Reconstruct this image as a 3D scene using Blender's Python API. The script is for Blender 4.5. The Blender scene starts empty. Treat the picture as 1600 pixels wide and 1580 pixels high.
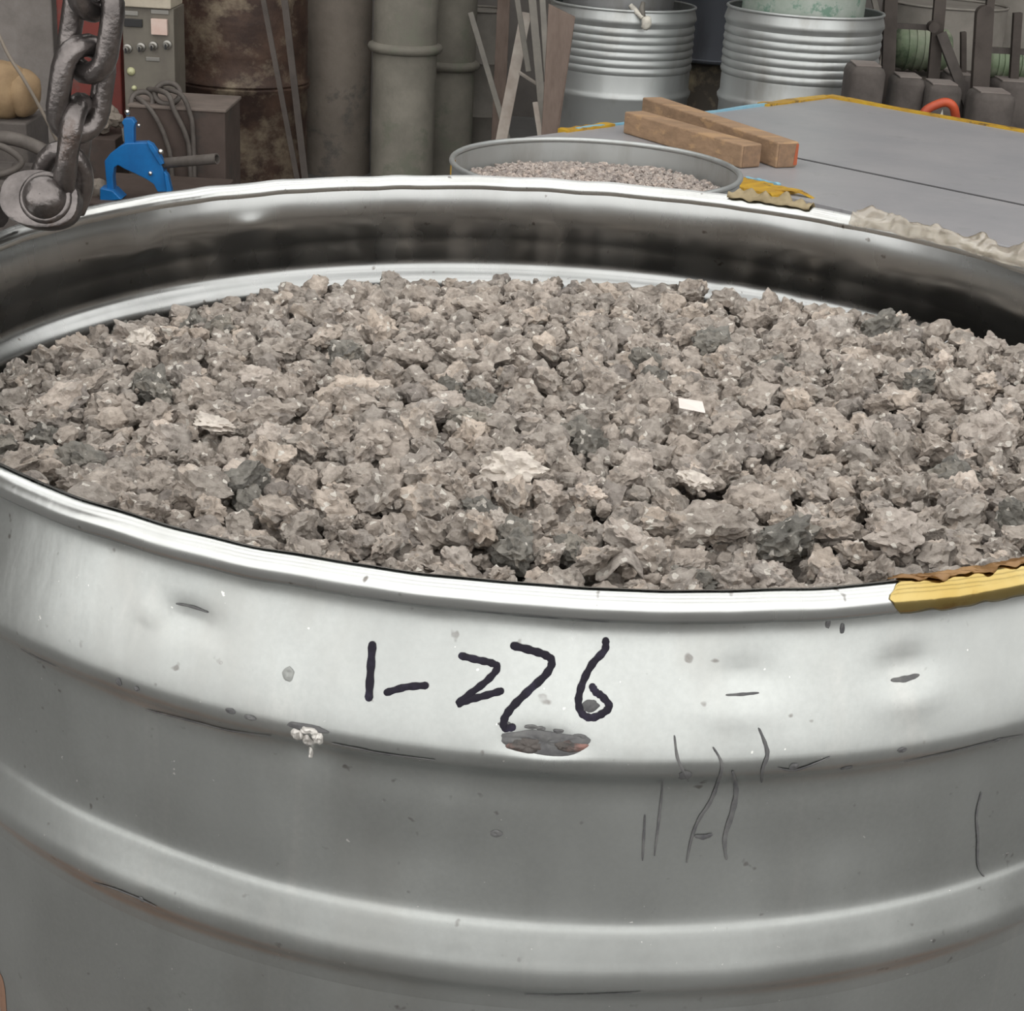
import bpy, bmesh, math, random
from mathutils import Vector, Matrix, noise
from math import sin, cos, pi, sqrt, atan2, hypot

random.seed(7)
S = bpy.context.scene
COL = S.collection

# ------------------------------------------------------------------ camera
FPX, PITCH, ROLL, CAMZ = 2600.0, 0.39233, 0.0579, 1.56
_F = Vector((0, cos(PITCH), -sin(PITCH)))
_U0 = Vector((0, sin(PITCH), cos(PITCH)))
_R0 = Vector((1, 0, 0))
_R = cos(ROLL) * _R0 + sin(ROLL) * _U0
_U = cos(ROLL) * _U0 - sin(ROLL) * _R0
camd = bpy.data.cameras.new('camera')
camd.sensor_fit = 'HORIZONTAL'
camd.sensor_width = 36.0
camd.lens = FPX / 1600.0 * 36.0
camd.clip_start = 0.02
camd.clip_end = 200
cam = bpy.data.objects.new('camera', camd)
cam.matrix_world = Matrix(((_R.x, _U.x, -_F.x, 0), (_R.y, _U.y, -_F.y, 0), (_R.z, _U.z, -_F.z, CAMZ), (0, 0, 0, 1)))
COL.objects.link(cam)
S.camera = cam

# ------------------------------------------------------------------ world: overcast daylight
w = bpy.data.worlds.new('overcast_sky')
S.world = w
w.use_nodes = True
bg = w.node_tree.nodes['Background']
bg.inputs[0].default_value = (1.0, 0.985, 0.95, 1)
bg.inputs[1].default_value = 1.25

# ------------------------------------------------------------------ exposure
S.view_settings.view_transform = 'Standard'
S.view_settings.look = 'None'
S.view_settings.gamma = 1.0
S.view_settings.use_curve_mapping = False
S.view_settings.exposure = 0.75


# ------------------------------------------------------------------ helpers
def ray(px, py):
    return _F + (px - 800) / FPX * _R + (790 - py) / FPX * _U


def P(px, py, Y):
    r = ray(px, py)
    k = Y / r.y
    return Vector((r.x * k, Y, CAMZ + r.z * k))


def Pz(px, py, z):
    r = ray(px, py)
    k = (z - CAMZ) / r.z
    return Vector((r.x * k, r.y * k, z))


class G:
    """collects geometry for ONE mesh"""
    def __init__(s):
        s.v, s.f, s.m = [], [], []

    def add(s, vs, fs, mi=0):
        o = len(s.v)
        s.v += [Vector(p) for p in vs]
        s.f += [tuple(i + o for i in f) for f in fs]
        s.m += [mi] * len(fs)
        return s

    def hexa(s, p):
        return s.add(p, [(0, 3, 2, 1), (4, 5, 6, 7), (0, 1, 5, 4), (1, 2, 6, 5), (2, 3, 7, 6), (3, 0, 4, 7)])

    def box(s, c, d, rz=0.0, ry=0.0, rx=0.0):
        M = Matrix.Rotation(rz, 3, 'Z') @ Matrix.Rotation(ry, 3, 'Y') @ Matrix.Rotation(rx, 3, 'X')
        c = Vector(c)
        x, y, z = [k / 2 for k in d]
        q = [(-x, -y, -z), (x, -y, -z), (x, y, -z), (-x, y, -z), (-x, -y, z), (x, -y, z), (x, y, z), (-x, y, z)]
        return s.hexa([c + M @ Vector(k) for k in q])

    def lathe(s, prof, c=(0, 0, 0), n=48, M=None, closed=False, r_fn=None):
        c = Vector(c)
        vs, fs = [], []
        m = len(prof)
        for i in range(n):
            t = 2 * pi * i / n
            for (r, z) in prof:
                if r_fn:
                    r = r_fn(r, z, t)
                p = Vector((r * cos(t), r * sin(t), z))
                vs.append(c + (M @ p if M else p))
        for i in range(n):
            a, b = i * m, ((i + 1) % n) * m
            for j in range(m - 1 + (1 if closed else 0)):
                j2 = (j + 1) % m
                fs.append((a + j, b + j, b + j2, a + j2))
        return s.add(vs, fs)

    def tube(s, pts, r, n=10, closed=False, caps=True):
        pts = [Vector(p) for p in pts]
        k = len(pts)
        rs = r if isinstance(r, (list, tuple)) else [r] * k
        up = None
        vs, fs = [], []
        for i, p in enumerate(pts):
            a = pts[i - 1] if (i or closed) else p
            b = pts[(i + 1) % k] if (i < k - 1 or closed) else p
            t = (b - a).normalized()
            if up is None:
                up = t.orthogonal().normalized()
            up = (up - t * up.dot(t)).normalized()
            sd = t.cross(up)
            for j in range(n):
                an = 2 * pi * j / n
                vs.append(p + (up * cos(an) + sd * sin(an)) * rs[i])
        for i in range(k if closed else k - 1):
            i2 = (i + 1) % k
            for j in range(n):
                j2 = (j + 1) % n
                fs.append((i * n + j, i * n + j2, i2 * n + j2, i2 * n + j))
        if caps and not closed:
            fs.append(tuple(range(n - 1, -1, -1)))
            fs.append(tuple((k - 1) * n + j for j in range(n)))
        return s.add(vs, fs)

    def prism(s, poly, d):
        """polygon (3D points, one plane) extruded by vector d"""
        d = Vector(d)
        n = len(poly)
        vs = [Vector(p) for p in poly] + [Vector(p) + d for p in poly]
        fs = [tuple(range(n - 1, -1, -1)), tuple(range(n, 2 * n))]
        fs += [(i, (i + 1) % n, n + (i + 1) % n, n + i) for i in range(n)]
        return s.add(vs, fs)

    def bar(s, a, b, wx, wy, side=None):
        """rectangular bar from a to b; wx along side vector, wy along the other"""
        a, b = Vector(a), Vector(b)
        t = (b - a).normalized()
        sd = Vector(side) if side else Vector((1, 0, 0))
        sd = (sd - t * sd.dot(t)).normalized()
        ot = t.cross(sd)
        q = []
        for p in (a, b):
            for (i, j) in ((-1, -1), (1, -1), (1, 1), (-1, 1)):
                q.append(p + sd * i * wx / 2 + ot * j * wy / 2)
        return s.hexa(q)

    def blob(s, c, sx, sy, sz, seed=0, amp=0.15, fq=2.0, sub=3, M=None):
        bm = bmesh.new()
        bmesh.ops.create_icosphere(bm, subdivisions=sub, radius=1)
        vs = []
        for v in bm.verts:
            k = 1 + amp * noise.fractal(v.co * fq + Vector((seed * 7.1, seed * 3.3, 0)), 1.0, 2.0, 3)
            p = Vector((v.co.x * sx * k, v.co.y * sy * k, v.co.z * sz * k))
            vs.append(Vector(c) + (M @ p if M else p))
        fs = [tuple(v.index for v in f.verts) for f in bm.faces]
        bm.free()
        return s.add(vs, fs)

    def build(s, name, mat, parent=None, smooth=None, bevel=0.0, loc=None, fixn=True):
        me = bpy.data.meshes.new(name)
        off = Vector((0, 0, 0))
        if parent is not None:
            off = wloc(parent)
        elif loc is not None:
            off = Vector(loc)
        me.from_pydata([tuple(p - off) for p in s.v], [], s.f)
        mats = mat if isinstance(mat, (list, tuple)) else [mat]
        for q in mats:
            me.materials.append(q)
        if len(mats) > 1:
            me.polygons.foreach_set('material_index', s.m)
        if fixn or bevel:
            bm = bmesh.new()
            bm.from_mesh(me)
            if bevel:
                bmesh.ops.bevel(bm, geom=list(bm.edges), offset=bevel, segments=2, profile=0.5, affect='EDGES', clamp_overlap=True)
            if fixn:
                bmesh.ops.recalc_face_normals(bm, faces=bm.faces)
            bm.to_mesh(me)
            bm.free()
        if smooth is not None:
            me.polygons.foreach_set('use_smooth', [True] * len(me.polygons))
            if smooth < 3:
                me.set_sharp_from_angle(angle=smooth)
        me.update()
        o = bpy.data.objects.new(name, me)
        COL.objects.link(o)
        if parent is not None:
            o.parent = parent
        else:
            o.location = off
        return o


_wl = {}


def wloc(o):
    p = Vector(o.location)
    while o.parent:
        o = o.parent
        p += Vector(o.location)
    return p


def tag(o, label, cat, group=None, kind=None):
    o['label'] = label
    if cat:
        o['category'] = cat
    if group:
        o['group'] = group
    if kind:
        o['kind'] = kind
    return o


def thing(name, loc, label, cat, group=None):
    o = bpy.data.objects.new(name, None)
    o.empty_display_size = 0.05
    o.location = loc
    COL.objects.link(o)
    return tag(o, label, cat, group)


def struct(o, label):
    o['kind'] = 'structure'
    o['label'] = label
    return o


def catmull(pts, n=6):
    pts = [Vector(p) for p in pts]
    out = []
    for i in range(len(pts) - 1):
        p0 = pts[max(i - 1, 0)]
        p1, p2 = pts[i], pts[i + 1]
        p3 = pts[min(i + 2, len(pts) - 1)]
        for k in range(n):
            t = k / n
            out.append(0.5 * ((2 * p1) + (p2 - p0) * t + (2 * p0 - 5 * p1 + 4 * p2 - p3) * t * t + (3 * p1 - p0 - 3 * p2 + p3) * t ** 3))
    out.append(pts[-1])
    return out


# ------------------------------------------------------------------ materials
def mat(name, base, rough=0.6, metal=0.0, var=0.0, col2=None, scale=8.0, detail=4.0, bump=0.0, bscale=60.0,
        stretch=(1, 1, 1), lo=0.35, hi=0.65, rough2=None, third=None, tscale=3.0, tlo=0.55, thi=0.62, trans=0.0, spec=0.5):
    m = bpy.data.materials.new(name)
    m.use_nodes = True
    nt = m.node_tree
    b = nt.nodes['Principled BSDF']
    b.inputs['Roughness'].default_value = rough
    b.inputs['Metallic'].default_value = metal
    b.inputs['Specular IOR Level'].default_value = spec
    b.inputs['Base Color'].default_value = (*base, 1)
    if trans:
        b.inputs['Transmission Weight'].default_value = trans
    L = nt.links.new
    geo = nt.nodes.new('ShaderNodeNewGeometry')
    mp = nt.nodes.new('ShaderNodeMapping')
    mp.inputs['Scale'].default_value = stretch
    L(geo.outputs['Position'], mp.inputs['Vector'])
    cur = None
    if col2 is not None:
        n = nt.nodes.new('ShaderNodeTexNoise')
        n.inputs['Scale'].default_value = scale
        n.inputs['Detail'].default_value = detail
        n.inputs['Roughness'].default_value = 0.65
        L(mp.outputs[0], n.inputs['Vector'])
        r = nt.nodes.new('ShaderNodeValToRGB')
        r.color_ramp.elements[0].position = lo
        r.color_ramp.elements[0].color = (*base, 1)
        r.color_ramp.elements[1].position = hi
        r.color_ramp.elements[1].color = (*col2, 1)
        L(n.outputs['Fac'], r.inputs[0])
        cur = r.outputs[0]
        if rough2 is not None:
            mr = nt.nodes.new('ShaderNodeMapRange')
            mr.inputs['From Min'].default_value = lo
            mr.inputs['From Max'].default_value = hi
            mr.inputs['To Min'].default_value = rough
            mr.inputs['To Max'].default_value = rough2
            L(n.outputs['Fac'], mr.inputs['Value'])
            L(mr.outputs[0], b.inputs['Roughness'])
        if third is not None:
            n2 = nt.nodes.new('ShaderNodeTexNoise')
            n2.inputs['Scale'].default_value = tscale
            n2.inputs['Detail'].default_value = 6
            n2.inputs['Roughness'].default_value = 0.7
            L(mp.outputs[0], n2.inputs['Vector'])
            r2 = nt.nodes.new('ShaderNodeValToRGB')
            r2.color_ramp.elements[0].position = tlo
            r2.color_ramp.elements[0].color = (0, 0, 0, 1)
            r2.color_ramp.elements[1].position = thi
            r2.color_ramp.elements[1].color = (1, 1, 1, 1)
            L(n2.outputs['Fac'], r2.inputs[0])
            mx = nt.nodes.new('ShaderNodeMixRGB')
            mx.inputs[2].default_value = (*third, 1)
            L(r2.outputs[0], mx.inputs[0])
            L(cur, mx.inputs[1])
            cur = mx.outputs[0]
        L(cur, b.inputs['Base Color'])
    if bump:
        nb = nt.nodes.new('ShaderNodeTexNoise')
        nb.inputs['Scale'].default_value = bscale
        nb.inputs['Detail'].default_value = 5
        L(geo.outputs['Position'], nb.inputs['Vector'])
        bp = nt.nodes.new('ShaderNodeBump')
        bp.inputs['Strength'].default_value = bump
        bp.inputs['Distance'].default_value = 0.4 / bscale
        L(nb.outputs['Fac'], bp.inputs['Height'])
        L(bp.outputs[0], b.inputs['Normal'])
    return m


def lump_mat(name, c1, c2, c3, dark):
    """crumbly metal sponge: grain, pores, a few bright crystal faces"""
    m = bpy.data.materials.new(name)
    m.use_nodes = True
    nt = m.node_tree
    L = nt.links.new
    b = nt.nodes['Principled BSDF']
    geo = nt.nodes.new('ShaderNodeNewGeometry')

    def tex(scale, detail=4, rough=0.6):
        n = nt.nodes.new('ShaderNodeTexNoise')
        n.inputs['Scale'].default_value = scale
        n.inputs['Detail'].default_value = detail
        n.inputs['Roughness'].default_value = rough
        L(geo.outputs['Position'], n.inputs['Vector'])
        return n

    n1 = tex(140, 5, 0.7)
    r1 = nt.nodes.new('ShaderNodeValToRGB')
    r1.color_ramp.elements[0].position = 0.30
    r1.color_ramp.elements[0].color = (*dark, 1)
    r1.color_ramp.elements[1].position = 0.70
    r1.color_ramp.elements[1].color = (*c3, 1)
    e = r1.color_ramp.elements.new(0.46)
    e.color = (*c1, 1)
    L(n1.outputs['Fac'], r1.inputs[0])
    # each lump has its own tint
    r2 = nt.nodes.new('ShaderNodeValToRGB')
    r2.color_ramp.elements[0].position = 0.0
    r2.color_ramp.elements[0].color = (0.66, 0.66, 0.67, 1)
    r2.color_ramp.elements[1].position = 1.0
    r2.color_ramp.elements[1].color = (1.36, 1.31, 1.25, 1)
    e = r2.color_ramp.elements.new(0.12)
    e.color = (0.86, 0.87, 0.87, 1)
    e = r2.color_ramp.elements.new(0.85)
    e.color = (1.04, 1.02, 1.0, 1)
    oi = nt.nodes.new('ShaderNodeObjectInfo')
    ra = nt.nodes.new('ShaderNodeMath')
    ra.operation = 'ADD'
    L(geo.outputs['Random Per Island'], ra.inputs[0])
    L(oi.outputs['Random'], ra.inputs[1])
    rf = nt.nodes.new('ShaderNodeMath')
    rf.operation = 'FRACT'
    L(ra.outputs[0], rf.inputs[0])
    L(rf.outputs[0], r2.inputs[0])
    mx = nt.nodes.new('ShaderNodeMixRGB')
    mx.blend_type = 'MULTIPLY'
    mx.inputs[0].default_value = 1
    L(r1.outputs[0], mx.inputs[1])
    L(r2.outputs[0], mx.inputs[2])
    # bright crystal faces
    vo = nt.nodes.new('ShaderNodeTexVoronoi')
    vo.inputs['Scale'].default_value = 480
    L(geo.outputs['Position'], vo.inputs['Vector'])
    sp = nt.nodes.new('ShaderNodeSeparateColor')
    L(vo.outputs['Color'], sp.inputs[0])
    mr = nt.nodes.new('ShaderNodeMapRange')
    mr.inputs['From Min'].default_value = 0.955
    mr.inputs['From Max'].default_value = 0.980
    L(sp.outputs[0], mr.inputs['Value'])
    mx2 = nt.nodes.new('ShaderNodeMixRGB')
    mx2.inputs[2].default_value = (0.78, 0.74, 0.68, 1)
    L(mr.outputs[0], mx2.inputs[0])
    L(mx.outputs[0], mx2.inputs[1])
    L(mx2.outputs[0], b.inputs['Base Color'])
    rr = nt.nodes.new('ShaderNodeMapRange')
    rr.inputs['To Min'].default_value = 0.72
    rr.inputs['To Max'].default_value = 0.30
    L(mr.outputs[0], rr.inputs['Value'])
    L(rr.outputs[0], b.inputs['Roughness'])
    b.inputs['Metallic'].default_value = 0.12
    # pores
    nb = tex(420, 6, 0.75)
    vb = nt.nodes.new('ShaderNodeTexVoronoi')
    vb.inputs['Scale'].default_value = 320
    L(geo.outputs['Position'], vb.inputs['Vector'])
    ad = nt.nodes.new('ShaderNodeMath')
    ad.operation = 'ADD'
    L(nb.outputs['Fac'], ad.inputs[0])
    L(vb.outputs['Distance'], ad.inputs[1])
    bp = nt.nodes.new('ShaderNodeBump')
    bp.inputs['Strength'].default_value = 0.9
    bp.inputs['Distance'].default_value = 0.0022
    L(ad.outputs[0], bp.inputs['Height'])
    L(bp.outputs[0], b.inputs['Normal'])
    return m


def steel_mat(name, base, rough_lo, rough_hi, metal=1.0, stain=(0.33, 0.32, 0.30), fleck=True, bumps=0.12, scale=14, streak=(1, 1, 0.35), stain_lo=0.52, stain_hi=0.80, dust=False):
    """galvanised sheet: soft cloudy stains, streaks, dull dust, pale specks"""
    m = bpy.data.materials.new(name)
    m.use_nodes = True
    nt = m.node_tree
    L = nt.links.new
    b = nt.nodes['Principled BSDF']
    geo = nt.nodes.new('ShaderNodeNewGeometry')
    mp = nt.nodes.new('ShaderNodeMapping')
    mp.inputs['Scale'].default_value = streak
    L(geo.outputs['Position'], mp.inputs['Vector'])
    n1 = nt.nodes.new('ShaderNodeTexNoise')
    n1.inputs['Scale'].default_value = scale
    n1.inputs['Detail'].default_value = 6
    n1.inputs['Roughness'].default_value = 0.6
    L(mp.outputs[0], n1.inputs['Vector'])
    r1 = nt.nodes.new('ShaderNodeValToRGB')
    r1.color_ramp.elements[0].position = stain_lo
    r1.color_ramp.elements[0].color = (*base, 1)
    r1.color_ramp.elements[1].position = stain_hi
    r1.color_ramp.elements[1].color = (*stain, 1)
    L(n1.outputs['Fac'], r1.inputs[0])
    cur = r1.outputs[0]
    if fleck:
        vo = nt.nodes.new('ShaderNodeTexNoise')
        vo.inputs['Scale'].default_value = 170
        vo.inputs['Detail'].default_value = 2
        L(geo.outputs['Position'], vo.inputs['Vector'])
        mr = nt.nodes.new('ShaderNodeMapRange')
        mr.inputs['From Min'].default_value = 0.70
        mr.inputs['From Max'].default_value = 0.76
        L(vo.outputs['Fac'], mr.inputs['Value'])
        mx = nt.nodes.new('ShaderNodeMixRGB')
        mx.inputs[2].default_value = (0.20, 0.19, 0.18, 1)
        L(mr.outputs[0], mx.inputs[0])
        L(cur, mx.inputs[1])
        cur = mx.outputs[0]
    b.inputs['Metallic'].default_value = metal
    if dust:
        # dull cloudy oxide, pale runs and tiny white specks
        def ntex(sc, det, stretch, lo, hi):
            m2 = nt.nodes.new('ShaderNodeMapping')
            m2.inputs['Scale'].default_value = stretch
            L(geo.outputs['Position'], m2.inputs['Vector'])
            nn = nt.nodes.new('ShaderNodeTexNoise')
            nn.inputs['Scale'].default_value = sc
            nn.inputs['Detail'].default_value = det
            nn.inputs['Roughness'].default_value = 0.65
            L(m2.outputs[0], nn.inputs['Vector'])
            rr2 = nt.nodes.new('ShaderNodeMapRange')
            rr2.inputs['From Min'].default_value = lo
            rr2.inputs['From Max'].default_value = hi
            L(nn.outputs['Fac'], rr2.inputs['Value'])
            return rr2.outputs[0]
        cloud = ntex(9, 7, (1, 1, 1), 0.42, 0.72)
        runs = ntex(38, 4, (1, 1, 0.09), 0.60, 0.74)
        specks = ntex(300, 2, (1, 1, 1), 0.735, 0.76)
        grain = ntex(520, 3, (1, 1, 1), 0.35, 0.65)
        for fac, colr, amt in ((cloud, (0.38, 0.395, 0.39), 0.75), (runs, (0.56, 0.56, 0.54), 0.45), (specks, (0.85, 0.85, 0.83), 0.9), (grain, (0.36, 0.37, 0.37), 0.30)):
            ml = nt.nodes.new('ShaderNodeMath')
            ml.operation = 'MULTIPLY'
            ml.inputs[1].default_value = amt
            L(fac, ml.inputs[0])
            mx3 = nt.nodes.new('ShaderNodeMixRGB')
            mx3.inputs[2].default_value = (*colr, 1)
            L(ml.outputs[0], mx3.inputs[0])
            L(cur, mx3.inputs[1])
            cur = mx3.outputs[0]
        mm = nt.nodes.new('ShaderNodeMapRange')
        mm.inputs['To Min'].default_value = metal
        mm.inputs['To Max'].default_value = 0.88
        L(cloud, mm.inputs['Value'])
        L(mm.outputs[0], b.inputs['Metallic'])
    L(cur, b.inputs['Base Color'])
    n2 = nt.nodes.new('ShaderNodeTexNoise')
    n2.inputs['Scale'].default_value = scale * 2.2
    n2.inputs['Detail'].default_value = 5
    L(mp.outputs[0], n2.inputs['Vector'])
    rr = nt.nodes.new('ShaderNodeMapRange')
    rr.inputs['From Min'].default_value = 0.3
    rr.inputs['From Max'].default_value = 0.7
    rr.inputs['To Min'].default_value = rough_lo
    rr.inputs['To Max'].default_value = rough_hi
    L(n2.outputs['Fac'], rr.inputs['Value'])
    L(rr.outputs[0], b.inputs['Roughness'])
    nb = nt.nodes.new('ShaderNodeTexNoise')
    nb.inputs['Scale'].default_value = 55
    nb.inputs['Detail'].default_value = 4
    L(mp.outputs[0], nb.inputs['Vector'])
    bp = nt.nodes.new('ShaderNodeBump')
    bp.inputs['Strength'].default_value = bumps
    bp.inputs['Distance'].default_value = 0.002
    L(nb.outputs['Fac'], bp.inputs['Height'])
    L(bp.outputs[0], b.inputs['Normal'])
    return m


M_DRUM = steel_mat('galvanised_steel', (0.455, 0.475, 0.468), 0.27, 0.39, dust=True)
M_RIM = steel_mat('polished_rim_steel', (0.56, 0.575, 0.57), 0.20, 0.30, stain=(0.45, 0.45, 0.44), fleck=True)
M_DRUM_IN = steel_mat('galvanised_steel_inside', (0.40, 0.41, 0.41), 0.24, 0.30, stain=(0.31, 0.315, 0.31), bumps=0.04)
M_DRUM_FAR = steel_mat('galvanised_steel_far', (0.47, 0.49, 0.49), 0.40, 0.55, metal=0.72, scale=9, fleck=False)
M_DRUM_DULL = steel_mat('dull_steel', (0.26, 0.265, 0.27), 0.45, 0.65, metal=0.7, scale=9, fleck=False, stain=(0.16, 0.15, 0.14))
M_DRUM_BLUE = steel_mat('blue_grey_steel', (0.14, 0.15, 0.175), 0.4, 0.6, metal=0.6, scale=9, fleck=False, stain=(0.09, 0.09, 0.1))
M_DRUM_GREEN = mat('green_painted_drum', (0.30, 0.36, 0.31), 0.6, 0.2, col2=(0.42, 0.46, 0.43), scale=9, third=(0.17, 0.28, 0.22), tscale=14)
M_DRUM_GOLD = mat('grimy_yellow_drum', (0.055, 0.045, 0.035), 0.6, 0.2, col2=(0.30, 0.25, 0.16), scale=7, lo=0.45, hi=0.7)
M_RUST = mat('rusty_drum', (0.040, 0.023, 0.018), 0.6, 0.3, col2=(0.095, 0.056, 0.040), scale=6, third=(0.24, 0.195, 0.14), tscale=5, tlo=0.50, thi=0.68, stretch=(1, 1, 1.3), bump=0.3)
M_CHAIN = mat('chain_steel', (0.10, 0.090, 0.088), 0.28, 0.85, col2=(0.19, 0.172, 0.168), scale=60, bump=0.35, bscale=220, third=(0.10, 0.075, 0.065), tscale=40, tlo=0.55, thi=0.66)
M_INK = mat('marker_ink', (0.008, 0.006, 0.014), 0.6, 0.0, col2=(0.03, 0.025, 0.05), scale=120, lo=0.5, hi=0.75, spec=0.25)
M_GRIME = mat('dark_grime', (0.07, 0.07, 0.075), 0.6, 0.2, col2=(0.13, 0.13, 0.13), scale=150)
M_PALEGRIME = mat('pale_grime', (0.30, 0.31, 0.30), 0.6, 0.5)
M_SCAR = mat('weld_scar', (0.085, 0.075, 0.07), 0.6, 0.3, col2=(0.25, 0.135, 0.115), scale=70, lo=0.45, hi=0.58, third=(0.05, 0.047, 0.045), tscale=120, tlo=0.5, thi=0.6, bump=0.6, bscale=300)
M_SPATTER = mat('pale_spatter', (0.62, 0.60, 0.57), 0.5, 0.4, col2=(0.40, 0.38, 0.36), scale=220, bump=0.6, bscale=400)
M_AMBER = mat('amber_tape', (0.38, 0.265, 0.075), 0.18, 1.0, col2=(0.46, 0.36, 0.15), scale=24, third=(0.26, 0.14, 0.035), tscale=30, tlo=0.56, thi=0.70)
M_TORN = mat('burnt_tape_edge', (0.16, 0.075, 0.02), 0.4, 0.2, col2=(0.26, 0.15, 0.06), scale=60)
M_BROWNTAPE = mat('brown_paper_tape', (0.20, 0.155, 0.08), 0.6, 0.0, col2=(0.30, 0.24, 0.14), scale=60, bump=0.3, bscale=120)
M_FILM = mat('plastic_film', (0.66, 0.60, 0.52), 0.14, 0.0, col2=(0.52, 0.46, 0.37), scale=30, trans=0.6, spec=0.7)
M_FILM.node_tree.nodes['Principled BSDF'].inputs['Alpha'].default_value = 0.62
M_YELLOW = mat('yellow_tape', (0.58, 0.36, 0.025), 0.45, 0.0, col2=(0.40, 0.22, 0.03), scale=12, third=(0.14, 0.085, 0.03), tscale=10, tlo=0.55, thi=0.62)
M_BLUETAPE = mat('blue_edge', (0.19, 0.42, 0.56), 0.5, 0.0, col2=(0.28, 0.48, 0.58), scale=10)
M_PLATE = mat('grey_steel_plate', (0.315, 0.315, 0.335), 0.42, 0.15, col2=(0.365, 0.36, 0.375), scale=5, detail=6, third=(0.27, 0.27, 0.28), tscale=9, tlo=0.60, thi=0.72)
M_LEG = mat('table_frame', (0.10, 0.10, 0.105), 0.6, 0.4)
M_WOOD = mat('sawn_timber', (0.36, 0.235, 0.145), 0.8, 0.0, col2=(0.26, 0.17, 0.105), scale=22, stretch=(0.35, 1.0, 2.2), third=(0.42, 0.27, 0.15), tscale=14, bump=0.3)
M_WOODEND = mat('timber_end', (0.20, 0.13, 0.085), 0.9, 0.0, col2=(0.27, 0.17, 0.105), scale=60)
M_REDMARK = mat('red_paint_mark', (0.42, 0.10, 0.04), 0.8, 0.0, col2=(0.33, 0.09, 0.04), scale=60)
M_OLDWOOD = mat('old_brown_board', (0.11, 0.080, 0.066), 0.85, 0.0, col2=(0.16, 0.12, 0.10), scale=10, stretch=(2, 2, 0.3))
M_PALEWOOD = mat('pale_strip', (0.42, 0.38, 0.34), 0.7, 0.0, col2=(0.26, 0.22, 0.19), scale=6)
M_GREYSTRIP = mat('grey_strip', (0.22, 0.205, 0.18), 0.65, 0.2, col2=(0.15, 0.14, 0.125), scale=7)
M_PIPE = mat('dusty_pipe', (0.160, 0.150, 0.126), 0.8, 0.0, col2=(0.235, 0.22, 0.186), scale=5, detail=7, third=(0.165, 0.168, 0.132), tscale=3.5, bump=0.25)
M_PIPE2 = mat('dusty_warm_pipe', (0.20, 0.172, 0.146), 0.75, 0.0, col2=(0.29, 0.25, 0.213), scale=5, detail=7, third=(0.16, 0.145, 0.13), tscale=3.5, bump=0.25)
M_RED = mat('dull_red_paint', (0.20, 0.035, 0.026), 0.6, 0.0, col2=(0.14, 0.03, 0.025), scale=6, third=(0.12, 0.07, 0.06), tscale=7, tlo=0.58, thi=0.66)
M_PANEL = mat('panel_grey', (0.185, 0.17, 0.14), 0.6, 0.1, col2=(0.145, 0.13, 0.11), scale=8)
M_CREAM = mat('cream_paint', (0.52, 0.47, 0.38), 0.6, 0.0, col2=(0.42, 0.37, 0.30), scale=14)
M_BLACK = mat('black_plastic', (0.015, 0.015, 0.016), 0.45, 0.0)
M_PINK = mat('pink_button', (0.66, 0.53, 0.47), 0.45, 0.0, col2=(0.62, 0.45, 0.39), scale=25)
M_LENS = mat('yellow_lens', (0.50, 0.50, 0.30), 0.25, 0.0)
M_KNOB = mat('knob_metal', (0.30, 0.29, 0.27), 0.35, 0.8)
M_BROWNBOX = mat('brown_box_paint', (0.060, 0.042, 0.035), 0.8, 0.0, col2=(0.085, 0.062, 0.053), scale=8, third=(0.055, 0.045, 0.04), tscale=6)
M_DUSTTOP = mat('dusty_brown', (0.19, 0.155, 0.135), 0.9, 0.0, col2=(0.13, 0.105, 0.092), scale=9)
M_BLUE = mat('blue_enamel', (0.010, 0.165, 0.46), 0.35, 0.0, col2=(0.012, 0.13, 0.38), scale=16)
M_BOLT = mat('bright_bolt', (0.75, 0.74, 0.72), 0.25, 1.0)
M_TAN = mat('tan_cloth', (0.31, 0.215, 0.12), 0.8, 0.0, col2=(0.22, 0.145, 0.08), scale=12, bump=0.2)
M_CORD = mat('cord', (0.20, 0.17, 0.14), 0.8, 0.0)
M_CABLE = mat('dusty_cable', (0.075, 0.064, 0.057), 0.7, 0.0, col2=(0.12, 0.105, 0.095), scale=20)
M_BLOCK = mat('dusty_block', (0.062, 0.053, 0.049), 0.9, 0.0, col2=(0.10, 0.087, 0.08), scale=9, bump=0.3)
M_CONC = mat('grey_concrete', (0.21, 0.19, 0.178), 0.9, 0.0, col2=(0.29, 0.265, 0.25), scale=7, detail=7, bump=0.2)
M_WALL = mat('grimy_wall', (0.115, 0.105, 0.098), 0.9, 0.0, col2=(0.165, 0.152, 0.142), scale=2.5, detail=7)
M_FLOOR = mat('dusty_floor', (0.115, 0.113, 0.111), 0.85, 0.0, col2=(0.17, 0.166, 0.162), scale=3.0, detail=8, bump=0.15)
M_ROOF = mat('roof_sheet', (0.25, 0.25, 0.25), 0.8, 0.0)
M_DARKSTEEL = mat('dark_rusty_steel', (0.052, 0.042, 0.037), 0.7, 0.2, col2=(0.082, 0.068, 0.06), scale=9)
M_BRICK = mat('pale_concrete_block', (0.22, 0.195, 0.18), 0.9, 0.0, col2=(0.16, 0.135, 0.125), scale=7)
M_GREENMOTOR = mat('green_housing', (0.15, 0.20, 0.12), 0.6, 0.0, col2=(0.28, 0.30, 0.23), scale=9, third=(0.05, 0.08, 0.045), tscale=6, tlo=0.5, thi=0.62)
M_ORANGE = mat('orange_hose', (0.52, 0.085, 0.03), 0.5, 0.0, col2=(0.40, 0.065, 0.03), scale=20)
M_CLOTH = mat('white_rag', (0.66, 0.63, 0.56), 0.8, 0.0, col2=(0.42, 0.40, 0.36), scale=30)
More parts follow.
